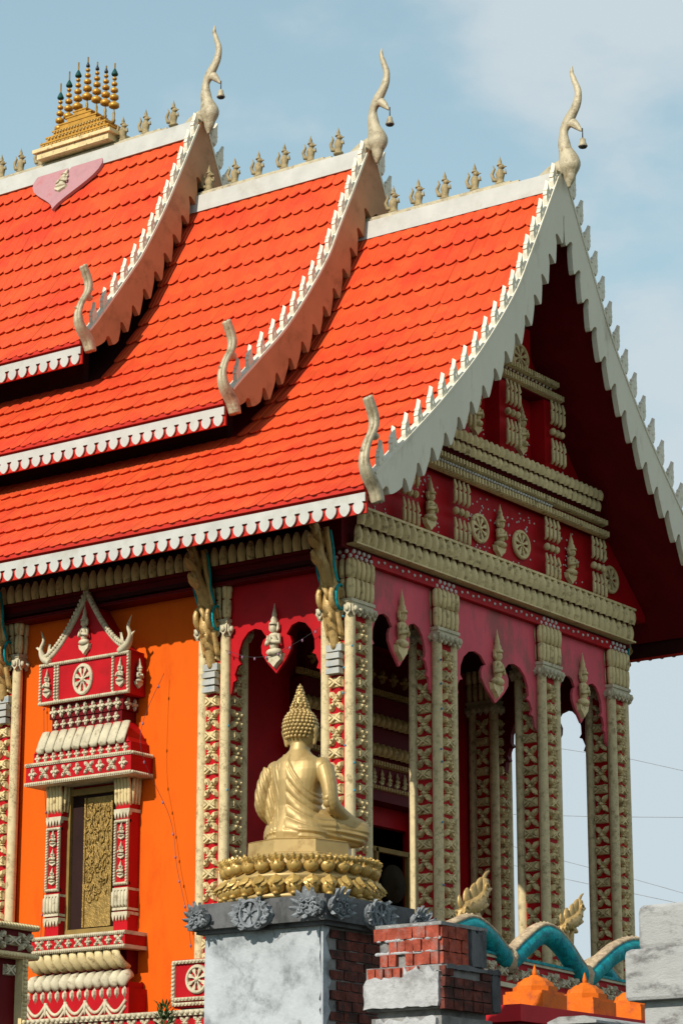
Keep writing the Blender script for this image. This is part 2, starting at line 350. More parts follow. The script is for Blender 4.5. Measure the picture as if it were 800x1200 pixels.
DIA = diamond(M_CREAMW)
def drop(m):
    b = RB(); b.prism([(0, -.5), (.28, -.1), (.24, .28), (0, .5), (-.24, .28), (-.28, -.1)], 0, .22, inset=.45); return b.mesh('drop', m)
DROP = drop(M_CREAMW)
def beads(b, u0, v0, u1, v1, n, r, w=0.0):
    for i in range(n):
        q = (i + .5) / n; b.ell((u0 + (u1 - u0) * q, v0 + (v1 - v0) * q, w), (r, r, r), 6, 4)
    return b
def ribs(b, u0, u1, v0, v1, n, w0, w1):   # row of small upright ribs on a backing strip
    b.box(u0, u1, v0, v1, w0 - .03, w0)
    for i in range(n):
        a = u0 + (u1 - u0) * i / n; d = (u1 - u0) / n
        b.taper(a + d * .12, a + d * .88, v0, v1, w0, w1, d * .2, (v1 - v0) * .15)
    return b

# ------------------------------------------------------------------ the setting
g = MB(); g.add([(-3000, -3000, 0), (3000, -3000, 0), (3000, 3000, 0), (-3000, 3000, 0)], [(0, 1, 2, 3)])
obj('ground', g, M_GROUND, kind='structure')
obj('terrace', MB().box(-10.6, 16, -11, 22, 0.004, 2.4), M_PAVE, kind='structure')

TEMPLE = thing('temple', 'large red and orange Buddhist temple with three tiered orange tile roofs and a gilded porch', 'temple')

# ------------------------------------------------------------------ roofs
XM = 3.41
T1 = [(-.90, 9.90), (-.40, 10.34), (.28, 10.94), (.68, 11.31), (1.41, 12.04), (2.22, 13.02), (2.65, 13.72), (3.41, 15.06)]
T2 = [(.38, 11.82), (.59, 12.05), (1.00, 12.46), (1.66, 13.16), (2.41, 14.20), (2.75, 14.85), (3.41, 16.16)]
T3 = [(1.02, 13.40), (1.25, 13.66), (1.97, 14.62), (2.25, 15.04), (2.72, 15.90), (3.41, 17.36)]
def dense(P, n=120):
    L = [0]
    for a, b in zip(P, P[1:]): L.append(L[-1] + math.hypot(b[0] - a[0], b[1] - a[1]))
    def at(s):
        s = max(0, min(L[-1], s)); i = 0
        while i < len(P) - 2 and s > L[i + 1]: i += 1
        p0, p1, p2, p3 = P[max(i - 1, 0)], P[i], P[i + 1], P[min(i + 2, len(P) - 1)]
        t = (s - L[i]) / (L[i + 1] - L[i])
        h = lambda a, b, c, d: 0.5 * (2 * b + (c - a) * t + (2 * a - 5 * b + 4 * c - d) * t * t + (3 * b - a - 3 * c + d) * t ** 3)
        return (h(p0[0], p1[0], p2[0], p3[0]), h(p0[1], p1[1], p2[1], p3[1]))
    pts = [at(L[-1] * k / n) for k in range(n + 1)]
    D = [0]
    for a, b in zip(pts, pts[1:]): D.append(D[-1] + math.hypot(b[0] - a[0], b[1] - a[1]))
    return pts, D
class Prof:
    def __init__(s, P): s.p, s.D = dense(P); s.L = s.D[-1]
    def at(s, q):
        q = max(0, min(s.L, q)); i = 0
        lo, hi = 0, len(s.D) - 1
        while hi - lo > 1:
            m_ = (lo + hi) // 2
            if s.D[m_] <= q: lo = m_
            else: hi = m_
        t = (q - s.D[lo]) / (s.D[hi] - s.D[lo]); a, b = s.p[lo], s.p[hi]
        dx, dz = b[0] - a[0], b[1] - a[1]; l = math.hypot(dx, dz)
        return a[0] + dx * t, a[1] + dz * t, dx / l, dz / l
def off(pr, q, d):           # point offset along the outward normal (-dz, dx)
    x, z, tx, tz = pr.at(q); return x - tz * d, z + tx * d

TW, TH = 0.189, 0.395
def tile_geo():
    nu = 6; vs = []; fs = []
    for i in range(nu + 1):
        q = -1 + 2 * i / nu; u = q * TW / 2; sag = -.085 * (1 - abs(q) ** 2.2); crown = .012 * (1 - q * q)
        vs += [(u, sag + .05, crown - .022), (u, sag, crown + .037), (u, sag, crown + .037), (u, .18, crown + .024), (u, TH + .03, crown * .6 + .001)]
    for i in range(nu):
        a = i * 5; b = a + 5
        fs += [(a, b, b + 1, a + 1), (a + 2, b + 2, b + 3, a + 3), (a + 3, b + 3, b + 4, a + 4)]
    return vs, fs
TV, TF = tile_geo()
tile_me = bpy.data.meshes.new('roof_tile'); tile_me.from_pydata(TV, [], TF); tile_me.materials.append(M_TILE)
tile_me.polygons.foreach_set('use_smooth', [True if i % 3 else False for i in range(len(TF))])

def project(p):
    d = Vector(p) - CAM; k = d.dot(fw); return 400 + 3099.4 * d.dot(rt) / k, 600 - 3099.4 * d.dot(up) / k, k
TIERS = []
tile_slots = []
def make_tier(name, P, yf, yb, label, cover=None):
    pr = Prof(P)
    b = MB()
    top = [off(pr, pr.L * k / 40, -.03) for k in range(41)]; bot = [off(pr, pr.L * k / 40, -.13) for k in range(41)]
    mir = lambda L_: [(2 * XM - x, z) for x, z in L_]
    tl = [p for p in top if p[0] < XM] ; bl = [p for p in bot if p[0] < XM]
    poly = tl + [(XM, tl[-1][1] + .02)] + mir(tl)[::-1] + mir(bl) + [(XM, bl[-1][1] - .12)] + bl[::-1]
    b.prism(poly, yf + .02, yb, fn=lambda x, z, y: (x, y, z))
    roof = obj('roof', b, M_DECK if not TIERS else M_CEIL, TEMPLE, label=label)  # upper tiers get the darker lining, eave shade painted in
    rows = int(pr.L / TH); h = pr.L / rows
    ny = int((yb - yf - .06) / TW)
    for r_ in range(rows):
        x, z, _, _ = pr.at(r_ * h); x2, z2, _, _ = pr.at((r_ + 1) * h)
        t = Vector((x2 - x, 0, z2 - z)).normalized(); nrm = Vector((-t.z, 0, t.x)); U = Vector((0, -1, 0))
        for c in range(ny):
            y = yf + .06 + (c + .5) * TW
            mtx = Matrix(((U.x, t.x, nrm.x, x), (U.y, t.y, nrm.y, y), (U.z, t.z, nrm.z, z), (0, 0, 0, 1)))
            px, py, k = project((x + t.x * .2, y, z + t.z * .2))
            hid = cover and y > cover[0] + .15 and x > cover[1] + .45
            vis = (-12 < px < 812 and py > -10 and not hid)
            rnd = random.uniform(-.006, .006)
            mtx = mtx @ Matrix.Translation((0, rnd, random.uniform(0, .004)))
            tile_slots.append((k if vis else 1e6, roof, mtx, hid or px < -60))
    T = dict(pr=pr, yf=yf, yb=yb, roof=roof); TIERS.append(T); return T
A = make_tier('roof', T1, -1.0, 7.5, 'lowest and foremost tile roof over the porch', (2.05, .38))
B = make_tier('roof', T2, 2.05, 9.0, 'middle tile roof', (5.03, 1.02))
C_ = make_tier('roof', T3, 5.03, 12.0, 'highest tile roof under the golden parasol ornament')
tile_slots.sort(key=lambda q: q[0])
rest = {}
for i, (k, roof, mtx, skip) in enumerate(tile_slots):
    if i < 298:
        o = bpy.data.objects.new('roof_tile', tile_me); COL.objects.link(o); o.parent = roof; o.matrix_local = mtx
    elif not skip: rest.setdefault(roof.name, (roof, MB()))[1].add([mtx @ Vector(v) for v in TV], TF, True)
for nm, (roof, b) in rest.items(): obj('roof_tiling', b, M_TILE, roof, kind='stuff')
# the far slopes, plain runs of the same tiling
for T in TIERS:
    b = MB(); pr = T['pr']; rows = int(pr.L / TH); h = pr.L / rows
    for r_ in range(rows):
        x, z, _, _ = pr.at(r_ * h); x2, z2, _, _ = pr.at((r_ + 1) * h); x, x2 = 2 * XM - x, 2 * XM - x2
        t = Vector((x2 - x, 0, z2 - z)).normalized(); n_ = Vector((t.z * 1, 0, -t.x))
        p0 = Vector((x, 0, z)) + n_ * .04; p1 = Vector((x2, 0, z2)) + n_ * .005; p2 = Vector((x, 0, z)) + n_ * .01
        ys = (T['yf'] + .05, T['yb'])
        b.add([(p2.x, ys[0], p2.z), (p2.x, ys[1], p2.z), (p0.x, ys[1], p0.z), (p0.x, ys[0], p0.z), (p1.x, ys[1], p1.z), (p1.x, ys[0], p1.z)], [(0, 1, 2, 3), (3, 2, 4, 5)])
    obj('far_slope_tiling', b, M_TILE, T['roof'], kind='stuff')

# eave boards with scalloped pendants
def eave_board(T, xo, zt, y0, y1, flipx=False):
    P = .19; n = int((y1 - y0) / P); b = RB(); fb = MB()
    Lw = n * P
    pts = [(0, 0)]
    lob = [(0, -.10), (.20, -.10), (.20, -.118), (.13, -.125), (.105, -.15), (.14, -.185), (.25, -.215), (.38, -.236), (.5, -.243), (.62, -.236), (.75, -.215), (.86, -.185), (.895, -.15), (.87, -.125), (.80, -.118), (.80, -.10)]
    prof = []
    for k in range(n):
        prof += [((k + a) * P, v) for a, v in lob]
    prof.append((Lw, -.105))
    b.prism([(0, 0.0)] + prof + [(Lw, 0.0)], 0, .016)
    m_ = b.mesh('eave_board', M_WHITE)
    if not flipx:
        link('eave_board', m_, T['roof'], (xo - .012, y0 + Lw, zt), SIDE)
        fb.box(xo + .002, xo + .03, y0, y1, zt - .235, zt + .03); fb.box(xo - .05, xo + .03, y0, y1, zt + .03, zt + .075)
    else:
        link('eave_board', m_, T['roof'], (2 * XM - xo + .012, y0, zt), RIGHT)
        x_ = 2 * XM - xo; obj('fascia_shade_strip', MB().box(x_ - .05, x_ - .032, y0, y1, zt - .20, zt + .03), M_CEIL, T['roof']); fb.box(x_ - .03, x_ - .002, y0, y1, zt - .235, zt + .03); fb.box(x_ - .03, x_ + .05, y0, y1, zt + .03, zt + .075)  # dark strip added inside the far fascia to stand for its shade
    obj('fascia', fb, M_FASCIA, T['roof'])
for T, P in ((A, T1), (B, T2), (C_, T3)):
    for fl in (False, True): eave_board(T, P[0][0] - .02, P[0][1] - .09, T['yf'] + .03, T['yb'], fl)

# bargeboards, flame leaves
def tooth_mesh():
    b = RB()
    poly = [(-.05, -.03), (-.062, .03), (-.056, .07), (-.068, .078), (-.045, .125), (-.050, .135), (-.022, .17), (.008, .255), (.018, .17), (.034, .135), (.030, .12), (.052, .08), (.042, .07), (.058, .03), (.045, -.03)]
    b.prism(poly, 0, .05, inset=.16); b.ell((0, .075, .045), (.018, .035, .015), 6, 4)
    return b.mesh('flame_leaf', M_SILVER)
TOOTH = tooth_mesh()
def bargeboard(T, mirror):
    pr = T['pr']; y0 = T['yf'] - .07; outer = []; inner = []
    n = 90
    for k in range(n + 1): outer.append(off(pr, pr.L * k / n, .075))
    per = .385; m_ = int(pr.L / per) + 1; ph0 = pr.L - m_ * per
    cyc = [(0, .405), (.2, .372), (.4, .338), (.6, .302), (.72, .266), (.79, .240), (.85, .230), (.91, .240), (.935, .275), (.915, .325), (.88, .375), (.86, .40), (.90, .412)]
    for k in range(m_):
        for a, d in cyc:
            s_ = ph0 + (k + a) * per
            if s_ < .02: continue
            inner.append(off(pr, min(s_, pr.L), -d * min(1, .30 + s_ / .7)))
    inner = [off(pr, 0, -.10)] + inner
    outer = [p for p in outer if p[0] <= XM - .002]; inner = [p for p in inner if p[0] <= XM - .002]
    x, z = outer[0]
    poly = outer + [(XM, outer[-1][1] + .1)] + [(XM, inner[-1][1] - .06)] + inner[::-1]
    if mirror: poly = [(2 * XM - a, b_) for a, b_ in poly]
    b = RB(); b.prism(poly, 0, .075)
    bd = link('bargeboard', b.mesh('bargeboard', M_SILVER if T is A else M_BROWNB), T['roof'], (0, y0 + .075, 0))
    cnt = int(pr.L / .345)
    for k in range(cnt):
        s_ = .30 + (pr.L - .50) * k / (cnt - 1); x, z = off(pr, s_, .07); _, _, tx, tz = pr.at(s_)
        a = -math.atan2(tz, tx) * .0 - .12
        o = bpy.data.objects.new('flame_leaf', TOOTH); COL.objects.link(o); o.parent = T['roof']
        xx = 2 * XM - x if mirror else x
        lean = (-.06 if not mirror else .26)
        if mirror: xx += .11
        sc = (1.2, 1, 1.3) if not mirror else (1.5, 1, 1.45)
        o.location = (xx, y0 + .06, z); o.rotation_euler = (0, lean, 0); o.scale = sc
    # small moulding strip on top of the board
    b = MB(); st = [off(pr, .1 + (pr.L - .15) * k / 50, .07) for k in range(51)]; s2 = [off(pr, .1 + (pr.L - .15) * k / 50, .10) for k in range(51)]
    if mirror: st = [(2 * XM - a, c) for a, c in st]; s2 = [(2 * XM - a, c) for a, c in s2]
    b.prism(st + s2[::-1], y0 - .012, y0 + .12, fn=lambda x, z, y: (x, y, z)); obj('edge_moulding', b, M_SILVER, T['roof'])
for T in TIERS:
    for mi in (False, True): bargeboard(T, mi)

# serpentine eave-end finials
def smooth_path(P, n=6):
    o = []
    for i in range(len(P) - 1):
        p0, p1, p2, p3 = [Vector(P[j]) for j in (max(i - 1, 0), i, i + 1, min(i + 2, len(P) - 1))]
        for k in range(n):
            t = k / n; o.append(0.5 * (2 * p1 + (p2 - p0) * t + (2 * p0 - 5 * p1 + 4 * p2 - p3) * t * t + (3 * p1 - p0 - 3 * p2 + p3) * t ** 3))
    o.append(Vector(P[-1])); return o
hh = [(.08, 0, -.16), (.02, 0, .0), (-.14, 0, .17), (-.19, 0, .34), (-.13, 0, .55), (-.01, 0, .76), (.0, 0, .93), (-.12, 0, 1.15)]
def hang_mesh():
    pts = smooth_path(hh); k = len(pts); b = MB()
    for dy, sc in ((0, .86), (.062, .50), (-.062, .50)):
        rad = [sc * (.115 - .062 * i / (k - 1) + .02 * math.sin(i / k * 9)) for i in range(k)]
        b.tube([p + Vector((dy * .4 if dy else 0, dy, 0)) for p in pts], rad, 8, .75, ref=(1, 0, 0))
    b.ell((-.01, 0, .68), (.10, .06, .06), 8, 5)
    b.leaf((-.10, 0, .30), (-.26, 0, .44), .09, .03, side=(0, 1, 0)); b.leaf((-.06, 0, .72), (.10, 0, .86), .08, .03, side=(0, 1, 0))
    return b.mesh('eave_finial', M_HORN)
HANG = hang_mesh()
for T, (x, z) in ((A, (-.86, 9.86)), (B, (.40, 11.80)), (C_, (1.03, 13.40))):
    link('eave_finial', HANG, T['roof'], (x, T['yf'] - .03, z), 0, (1, .9, .92 if T is A else .9))
    link('eave_finial', HANG, T['roof'], (2 * XM - x, T['yf'] - .03, z), math.pi, (1, .9, .92))

# ridge beams, horn finials
def horn_mesh():
    P = [(0, 0, -.10), (0, -.02, .05), (0, -.02, .22), (0, .05, .48), (0, .06, .70), (0, -.02, .84), (0, -.145, 1.02), (0, -.185, 1.20), (0, -.13, 1.38), (0, -.09, 1.50), (0, -.10, 1.60)]
    rad = [.02, .09, .165, .095, .065, .08, .066, .052, .042, .032, .010]
    pts = smooth_path(P, 5); rr = []
    for i in range(len(P) - 1):
        for k in range(5): t = k / 5; t = t * t * (3 - 2 * t); rr.append(rad[i] * (1 - t) + rad[i + 1] * t)
    rr.append(rad[-1])
    b = MB(); b.tube(pts, rr, 12, .8, ref=(0, 1, 0))
    b.tube(smooth_path([(0, .02, .80), (0, -.07, .80), (0, -.15, .73), (0, -.225, .64)], 4), [.08, .08, .078, .075, .07, .065, .06, .055, .05, .04, .03, .022, .008], 8, .7)
    b.tube(smooth_path([(0, .0, .22), (0, .22, .18), (0, .45, .10), (0, .72, .03)], 4), [.13, .13, .125, .12, .115, .11, .10, .09, .08, .07, .055, .04, .02], 8, .7)
    return b.mesh('horn_finial', M_HORN)
HORN = horn_mesh()
for T in TIERS:
    y0, y1 = T['yf'], T['yb']; zt = T['pr'].p[-1][1]
    b = MB(); poly = [(XM - .17, zt - .20), (XM - .13, zt + .07), (XM + .13, zt + .07), (XM + .17, zt - .20)]
    b.prism(poly, y0 + .0, y1, fn=lambda x, z, y: (x, y, z)); obj('ridge_beam', b, M_WHITE, T['roof'])
    b = MB(); b.box(XM - .09, XM + .09, y0 + .55, y1, zt + .07, zt + .115); b.box(XM - .06, XM + .06, y0 + .7, y1, zt + .115, zt + .15); obj('ridge_cap', b, M_HORN, T['roof'])
    link('horn_finial', HORN, T['roof'], (XM, y0 - .16, zt - .04), 0, (.88, .95, 1))
# bells
def bell(y, z, label):
    t = thing('hanging_bell', label, 'bell', (XM, y, z), group='bells under the roof horns')
    b = MB(); b.tube([(0, 0, .14), (0, 0, 0)], .008, 5); obj('hanger', b, M_DARKM, t)
    b = MB(); b.lathe([(.02, 0), (.038, -.02), (.045, -.07), (.065, -.115), (.06, -.12)], 10); obj('bell_body', b, M_HORN, t)
    b = MB(); b.lathe([(.058, -.118), (.05, -.135), (.02, -.14)], 10); obj('bell_rim', b, M_DARKM, t)
bell(-1.385, 15.56, 'small bell hanging from the front roof horn, nearest the clouds')
bell(1.665, 16.66, 'small bell hanging from the middle roof horn')
bell(4.645, 17.86, 'small bell hanging from the rear roof horn beside the golden parasols')

# kneeling figures along the ridges
def ridge_figure_meshes():
    b = MB(); b.lathe([(.075, 0), (.08, .03), (.05, .05), (.055, .10), (.07, .17), (.05, .22), (.03, .25)], 8, sx=.8)
    b.tube([(0, .02, .08), (0, .10, .10), (0, .13, .19), (0, .09, .27), (0, .11, .33)], [.035, .034, .026, .018, .006], 6)
    b.tube([(0, -.03, .20), (0, -.09, .16), (0, -.08, .22)], [.022, .02, .012], 6)
    h = MB(); h.ell((0, -.02, .275), (.04, .048, .042), 8, 6); h.tube([(0, -.05, .27), (0, -.10, .265)], [.02, .005], 6)
    c = MB(); c.lathe([(.045, .30), (.04, .32), (.022, .34), (.026, .36), (.008, .42), (.002, .45)], 8, (0, .0, 0))
    M_KIN = mat('tarnished_gilt', (.40, .31, .16), .55, var=.25, scale=14, dirt=(.14, .09, .03), damt=.7, dscale=20)
    return b.mesh('body', M_KIN), h.mesh('head', M_KIN), c.mesh('crown', M_KIN)
KB, KH, KC = ridge_figure_meshes()
def ridge_figure(y, z, label):
    t = thing('ridge_figure', label, 'figurine', (XM, y, z), group='gilded figures along the roof ridges')
    t.scale = (1, 1, .92)
    for n_, m_ in (('body', KB), ('head', KH), ('crown', KC)): link(n_, m_, t)
ORD = ['first', 'second', 'third', 'fourth', 'fifth', 'sixth']
for ys, z, nm in (([-.11, .29, .77, 1.20, 1.61], 15.21, 'front'), ([2.54, 3.02, 3.48, 3.94, 4.37, 4.84], 16.31, 'middle')):
    for i, y in enumerate(ys): ridge_figure(y, z, '%s small gilded figure behind the %s roof horn, counting back along that ridge' % (ORD[i], nm))
for y, lb in ((5.53, 'small gilded figure on the top ridge closest to the rear roof horn'), (6.06, 'small gilded figure midway between the rear roof horn and the golden parasols'),
              (6.50, 'small gilded figure touching the front end of the golden parasol base'), (8.13, 'small gilded figure touching the back end of the golden parasol base'),
              (8.55, 'small gilded figure second behind the golden parasol base'), (8.95, 'small gilded figure farthest back on the top ridge at the photo edge')):
    ridge_figure(y, 17.51, lb)

# parasol ornament on the top ridge
CR = thing('ridge_ornament', 'golden stepped base carrying seven slim tiered parasols on the top ridge', 'roof ornament', (XM, 7.3, 17.46))
obj('plinth', MB().box(-.22, .22, -.70, .72, .06, .17).box(-.26, .26, -.76, .78, .16, .215), M_CREAM, CR)
b = MB()
for k, (hw, z0, z1) in enumerate(((.66, .215, .32), (.58, .32, .41), (.47, .41, .50), (.36, .50, .59), (.24, .59, .68), (.12, .68, .76))):
    b.box(-.19 + k * .022, .19 - k * .022, -hw, hw, z0, z1); b.box(-.20 + k * .022, .20 - k * .022, -hw - .02, hw + .02, z1 - .025, z1 - .003)
obj('stepped_base', b, M_GOLDY, CR)
b = RB()
for k, (hw, v) in enumerate(((.64, .265), (.56, .365), (.46, .455))): beads(b, -hw, v, hw, v, 16, .022, .185 - .022 * k + .01)
obj('bead_trim', b, M_GOLD, CR, rz=SIDE, kind='stuff')
def spire_meshes():
    s_ = MB(); s_.lathe([(.018, 0), (.03, .05), (.018, .08), (.022, .16), (.012, .2), (.012, 1.0)], 8)
    ps = []
    for k in range(5):
        r = .082 - .0115 * k; h = .105 - .013 * k
        q = MB(); q.lathe([(r * .8, 0), (r, .012), (r, h * .55), (r * .55, h * .8), (r * .3, h * .85), (r * .3, h)], 10); ps.append(q.mesh('parasol', M_GOLDY))
    d = MB(); d.lathe([(.03, 0), (.028, .03), (.014, .06), (.004, .12)], 8)
    f = MB(); f.lathe([(.048, 0), (.052, .025), (.032, .07), (.012, .11), (.004, .15)], 8)
    rings = []
    return s_.mesh('spire', M_BRONZE), ps, d.mesh('tip', M_DARKM), f.mesh('tip', M_GREEN)
SPM, PAR, TIP, TIPG = spire_meshes()
for y, zb, zt, green in ((7.77, 17.74, 18.97, 1), (7.60, 17.90, 19.12, 1), (7.42, 18.02, 19.22, 1), (7.23, 18.16, 19.24, 0), (7.04, 18.07, 19.10, 0), (6.86, 17.98, 18.98, 0), (6.69, 17.86, 19.0, 1)):
    hh_ = zt - zb; s_ = link('spire', SPM, CR, (0, y - 7.3, zb - 17.46), 0, (1, 1, hh_ * .86))
    z = .22
    for k in range(5):
        p = link('parasol', PAR[k], s_, (0, 0, z / .86 / 1.0 * 1.0), 0, (1, 1, 1 / (hh_ * .86))); z += (.135 - .014 * k) / hh_
    link('tip', TIPG if green else TIP, s_, (0, 0, (z - .005) / .86), 0, (1, 1, 1 / (hh_ * .86)))
# heart plaque on the highest slope
prT = C_['pr']; sH = prT.L - .42
x, z, tx, tz = prT.at(sH)
HP = bpy.data.objects.new('heart_plaque', None)
b = MB(); hp = []
for k in range(40):
    t = 2 * math.pi * k / 40
    hp.append((16 * math.sin(t) ** 3 / 16 * .68, (13 * math.cos(t) - 5 * math.cos(2 * t) - 2 * math.cos(3 * t) - math.cos(4 * t)) / 16 * .58))
b.prism(hp, .05, .10)
hpo = b.mesh('heart_plaque', M_HEART)
HPO = bpy.data.objects.new('heart_plaque', hpo); COL.objects.link(HPO); HPO.parent = TEMPLE
U = Vector((0, -1, 0)); t_ = Vector((tx, 0, tz)); n_ = Vector((-tz, 0, tx))
HPO.matrix_local = Matrix(((U.x, t_.x, n_.x, x), (U.y, t_.y, n_.y, 7.40), (U.z, t_.z, n_.z, z), (0, 0, 0, 1)))
fo = link('figure', FIGW, HPO, (0, -.26, .10), 0, .5); fo.rotation_euler = (-math.pi / 2 + math.pi, 0, 0); fo.rotation_euler = (R(-90) + R(0), 0, 0)
bpy.data.objects.remove(HP)

# ------------------------------------------------------------------ walls, floor and ceiling of the temple
for x in (.30, 6.40): obj('side_wall', MB().box(x, x + .12, 2.36, 12.5, 4.27, 9.36), M_ORANGE, TEMPLE)
b = MB(); b.prism([(.42, 4.35), (1.75, 4.35), (1.75, 6.95), (4.75, 6.95), (4.75, 4.35), (6.40, 4.35), (6.40, 9.36), (.42, 9.36)], 2.32, 2.44, fn=lambda x, z, y: (x, y, z))
obj('back_wall', MB().box(.42, 6.40, 12.3, 12.42, 4.35, 9.36), M_RED, TEMPLE)
obj('porch_wall', b, M_RED, TEMPLE)
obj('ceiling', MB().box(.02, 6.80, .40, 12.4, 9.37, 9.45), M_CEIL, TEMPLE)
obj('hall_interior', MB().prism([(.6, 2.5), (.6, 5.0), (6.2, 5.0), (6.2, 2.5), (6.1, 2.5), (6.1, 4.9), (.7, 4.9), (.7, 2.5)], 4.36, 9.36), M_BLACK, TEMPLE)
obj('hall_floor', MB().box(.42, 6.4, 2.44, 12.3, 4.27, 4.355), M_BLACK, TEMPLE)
BASE = obj('base_platform', MB().box(-.10, 6.92, -.22, 12.5, 2.4, 4.26), M_RED, TEMPLE)
obj('porch_floor', MB().box(.02, 6.8, -.1, 2.36, 4.26, 4.36), M_PAVE, TEMPLE)
b = RB(); b.box(-12.5, .22, 4.20, 4.265, 0, .05); beads(b, -12.5, 4.235, .22, 4.235, 160, .035, .05); b.box(-12.5, .22, 4.00, 4.04, 0, .04)
link('base_moulding', b.mesh('base_moulding', M_CREAMW), BASE, (-.10, 0, 0), SIDE)
for k in range(44): link('flower_tile', FLXW, BASE, (-.10, 1.6 + k * .2, 4.12), SIDE, .16)
b = RB(); b.box(-.1, 6.92, 4.20, 4.265, 0, .05); beads(b, -.1, 4.235, 6.9, 4.235, 90, .035, .05)
link('base_moulding', b.mesh('base_moulding', M_CREAMW), BASE, (0, -.22, 0), FRONT)
# upper hall walls under tiers two and three, and their gables
for x, y, z0, z1 in ((.95, 2.5, 10.0, 12.2), (5.77, 2.5, 10.0, 12.2), (1.55, 5.5, 11, 13.9), (5.17, 5.5, 11, 13.9)): obj('upper_wall', MB().box(x, x + .1, y, 12, z0, z1), M_CEIL, TEMPLE)  # shade below the eaves is in the wall colour
def gable(T, y, name, zb, m):
    pr = T['pr']; L_ = [off(pr, pr.L * k / 30, -.12) for k in range(31)]; L_ = [p for p in L_ if p[1] >= zb and p[0] < XM]
    poly = [(L_[0][0], zb)] + L_ + [(XM, L_[-1][1])] + [(2 * XM - x, z) for x, z in L_[::-1]] + [(2 * XM - L_[0][0], zb)]
    b = MB(); b.prism(poly, y, y + .12, fn=lambda x, z, yy: (x, yy, z)); return obj(name, b, m, TEMPLE)
gable(B, 2.95, 'middle_gable_wall', 12.0, M_MAROON); gable(C_, 5.95, 'upper_gable_wall', 13.6, M_MAROON)
GW = gable(A, .07, 'gable_wall', 10.0, M_RED)

# ------------------------------------------------------------------ columns
ZB, ZT = 4.36, 9.42
def post_mesh():
    prof = []; z = ZB
    while z < 8.78:
        prof += [(.0665, z), (.067, z + .006)]; z += .22
    b = MB(); b.lathe(prof, 10); return b.mesh('post', M_POST)
POST = post_mesh()
CORE = MB().box(-.19, .19, -.19, .19, ZB, ZT + .12).mesh('column', M_RED)
def cap_mesh():
    b = MB()
    for k in range(4):
        c, s_ = math.cos(k * math.pi / 2), math.sin(k * math.pi / 2)
        rot = lambda p: (c * p[0] - s_ * p[1], s_ * p[0] + c * p[1], p[2])
        for i in range(5):
            u = -.192 + .384 * i / 4
            pts = [(u, -.205, 8.94), (u, -.215, 8.98), (u, -.222, 9.08), (u, -.220, 9.17), (u, -.205, 9.19), (u, -.222, 9.205), (u, -.232, 9.30), (u, -.230, 9.39), (u, -.215, 9.42)]
            b.tube([rot(p) for p in pts], [.026, .036, .037, .034, .020, .035, .038, .034, .024], 8)
    return b.mesh('capital', M_CREAM)
CAPM = cap_mesh()
def collar_mesh():
    b = MB(); b.box(-.245, .245, -.245, .245, 8.90, 8.94); b.box(-.23, .23, -.23, .23, 8.86, 8.90)
    for k in range(4):
        c, s_ = math.cos(k * math.pi / 2), math.sin(k * math.pi / 2)
        rot = lambda u, v, w: (c * u + s_ * w, s_ * u - c * w, v)
        pr_ = MB()
        poly = [(-.25, 8.86)]
        for i in range(5):
            a = -.25 + .5 * i / 5; poly += [(a + .01, 8.78), (a + .05, 8.73), (a + .09, 8.78)]
        poly += [(.25, 8.86)]
        b.prism(poly, .235, .268, fn=rot)
        for i in range(5):
            b.ell(rot(-.2 + .1 * i, 8.81, .27), (.035, .035, .04), 6, 4)
    return b.mesh('collar', M_CREAMW)
COLL = collar_mesh()
def beadtop():
    b = MB()
    for k in range(4):
        c, s_ = math.cos(k * math.pi / 2), math.sin(k * math.pi / 2)
        for i in range(4):
            for q in range(2):
                u = -.15 + .1 * i + (.05 if q else 0); p = (c * u + s_ * .21, s_ * u - c * .21, 9.52 - .06 * q)
                b.ell(p, (.026, .026, .03), 6, 4)
    return b.mesh('bead_row', M_BEAD)
BEADT = beadtop()
COLS = []
def column(cx, cy, faces=(0, 3), label=None):
    c = link('column', CORE, TEMPLE, (cx, cy, 0))
    for sx in (-.17, .17):
        for sy in (-.17, .17): link('post', POST, c, (sx, sy, 0))
    link('capital', CAPM, c); link('collar', COLL, c); link('bead_row', BEADT, c, kind='stuff')
    for fc in faces:
        rz = {0: FRONT, 3: SIDE, 1: RIGHT}[fc]
        for k in range(10):
            z = 8.60 - k * .415; j = random.uniform(-.01, .01)
            d = .19
            off_ = lambda zz: ((0, -d, zz) if fc == 0 else (-d, 0, zz) if fc == 3 else (d, 0, zz))
            link('flower_tile', FLXF, c, off_(z - .03 + j), rz, (.205, .40, .205)); link('flower_tile', CUSF, c, off_(z - .235 + j), rz, (.205, .36, .20))
    COLS.append(c); return c
for cx in (.375, 2.20, 4.645, 6.44): column(cx, .23)
column(.375, 2.07); column(6.38, 2.07)
column(.375, 5.46, faces=(3,)); column(.375, 8.7, faces=(3,))
# small glass beads on the nearest corner posts
b = MB()
for k in range(26):
    z = 4.9 + k * .15 + random.uniform(-.04, .04); c0 = random.choice([(.21, .065), (.03, .07), (2.035, .065), (.21, 1.905)])
    b.ell((c0[0] - .06 + random.uniform(-.02, .04), c0[1] - .085, z), (.014, .014, .016), 5, 4)
obj('glass_bead', b, M_BLUEB, COLS[0], loc=(-.375, -.23, 0), kind='stuff')

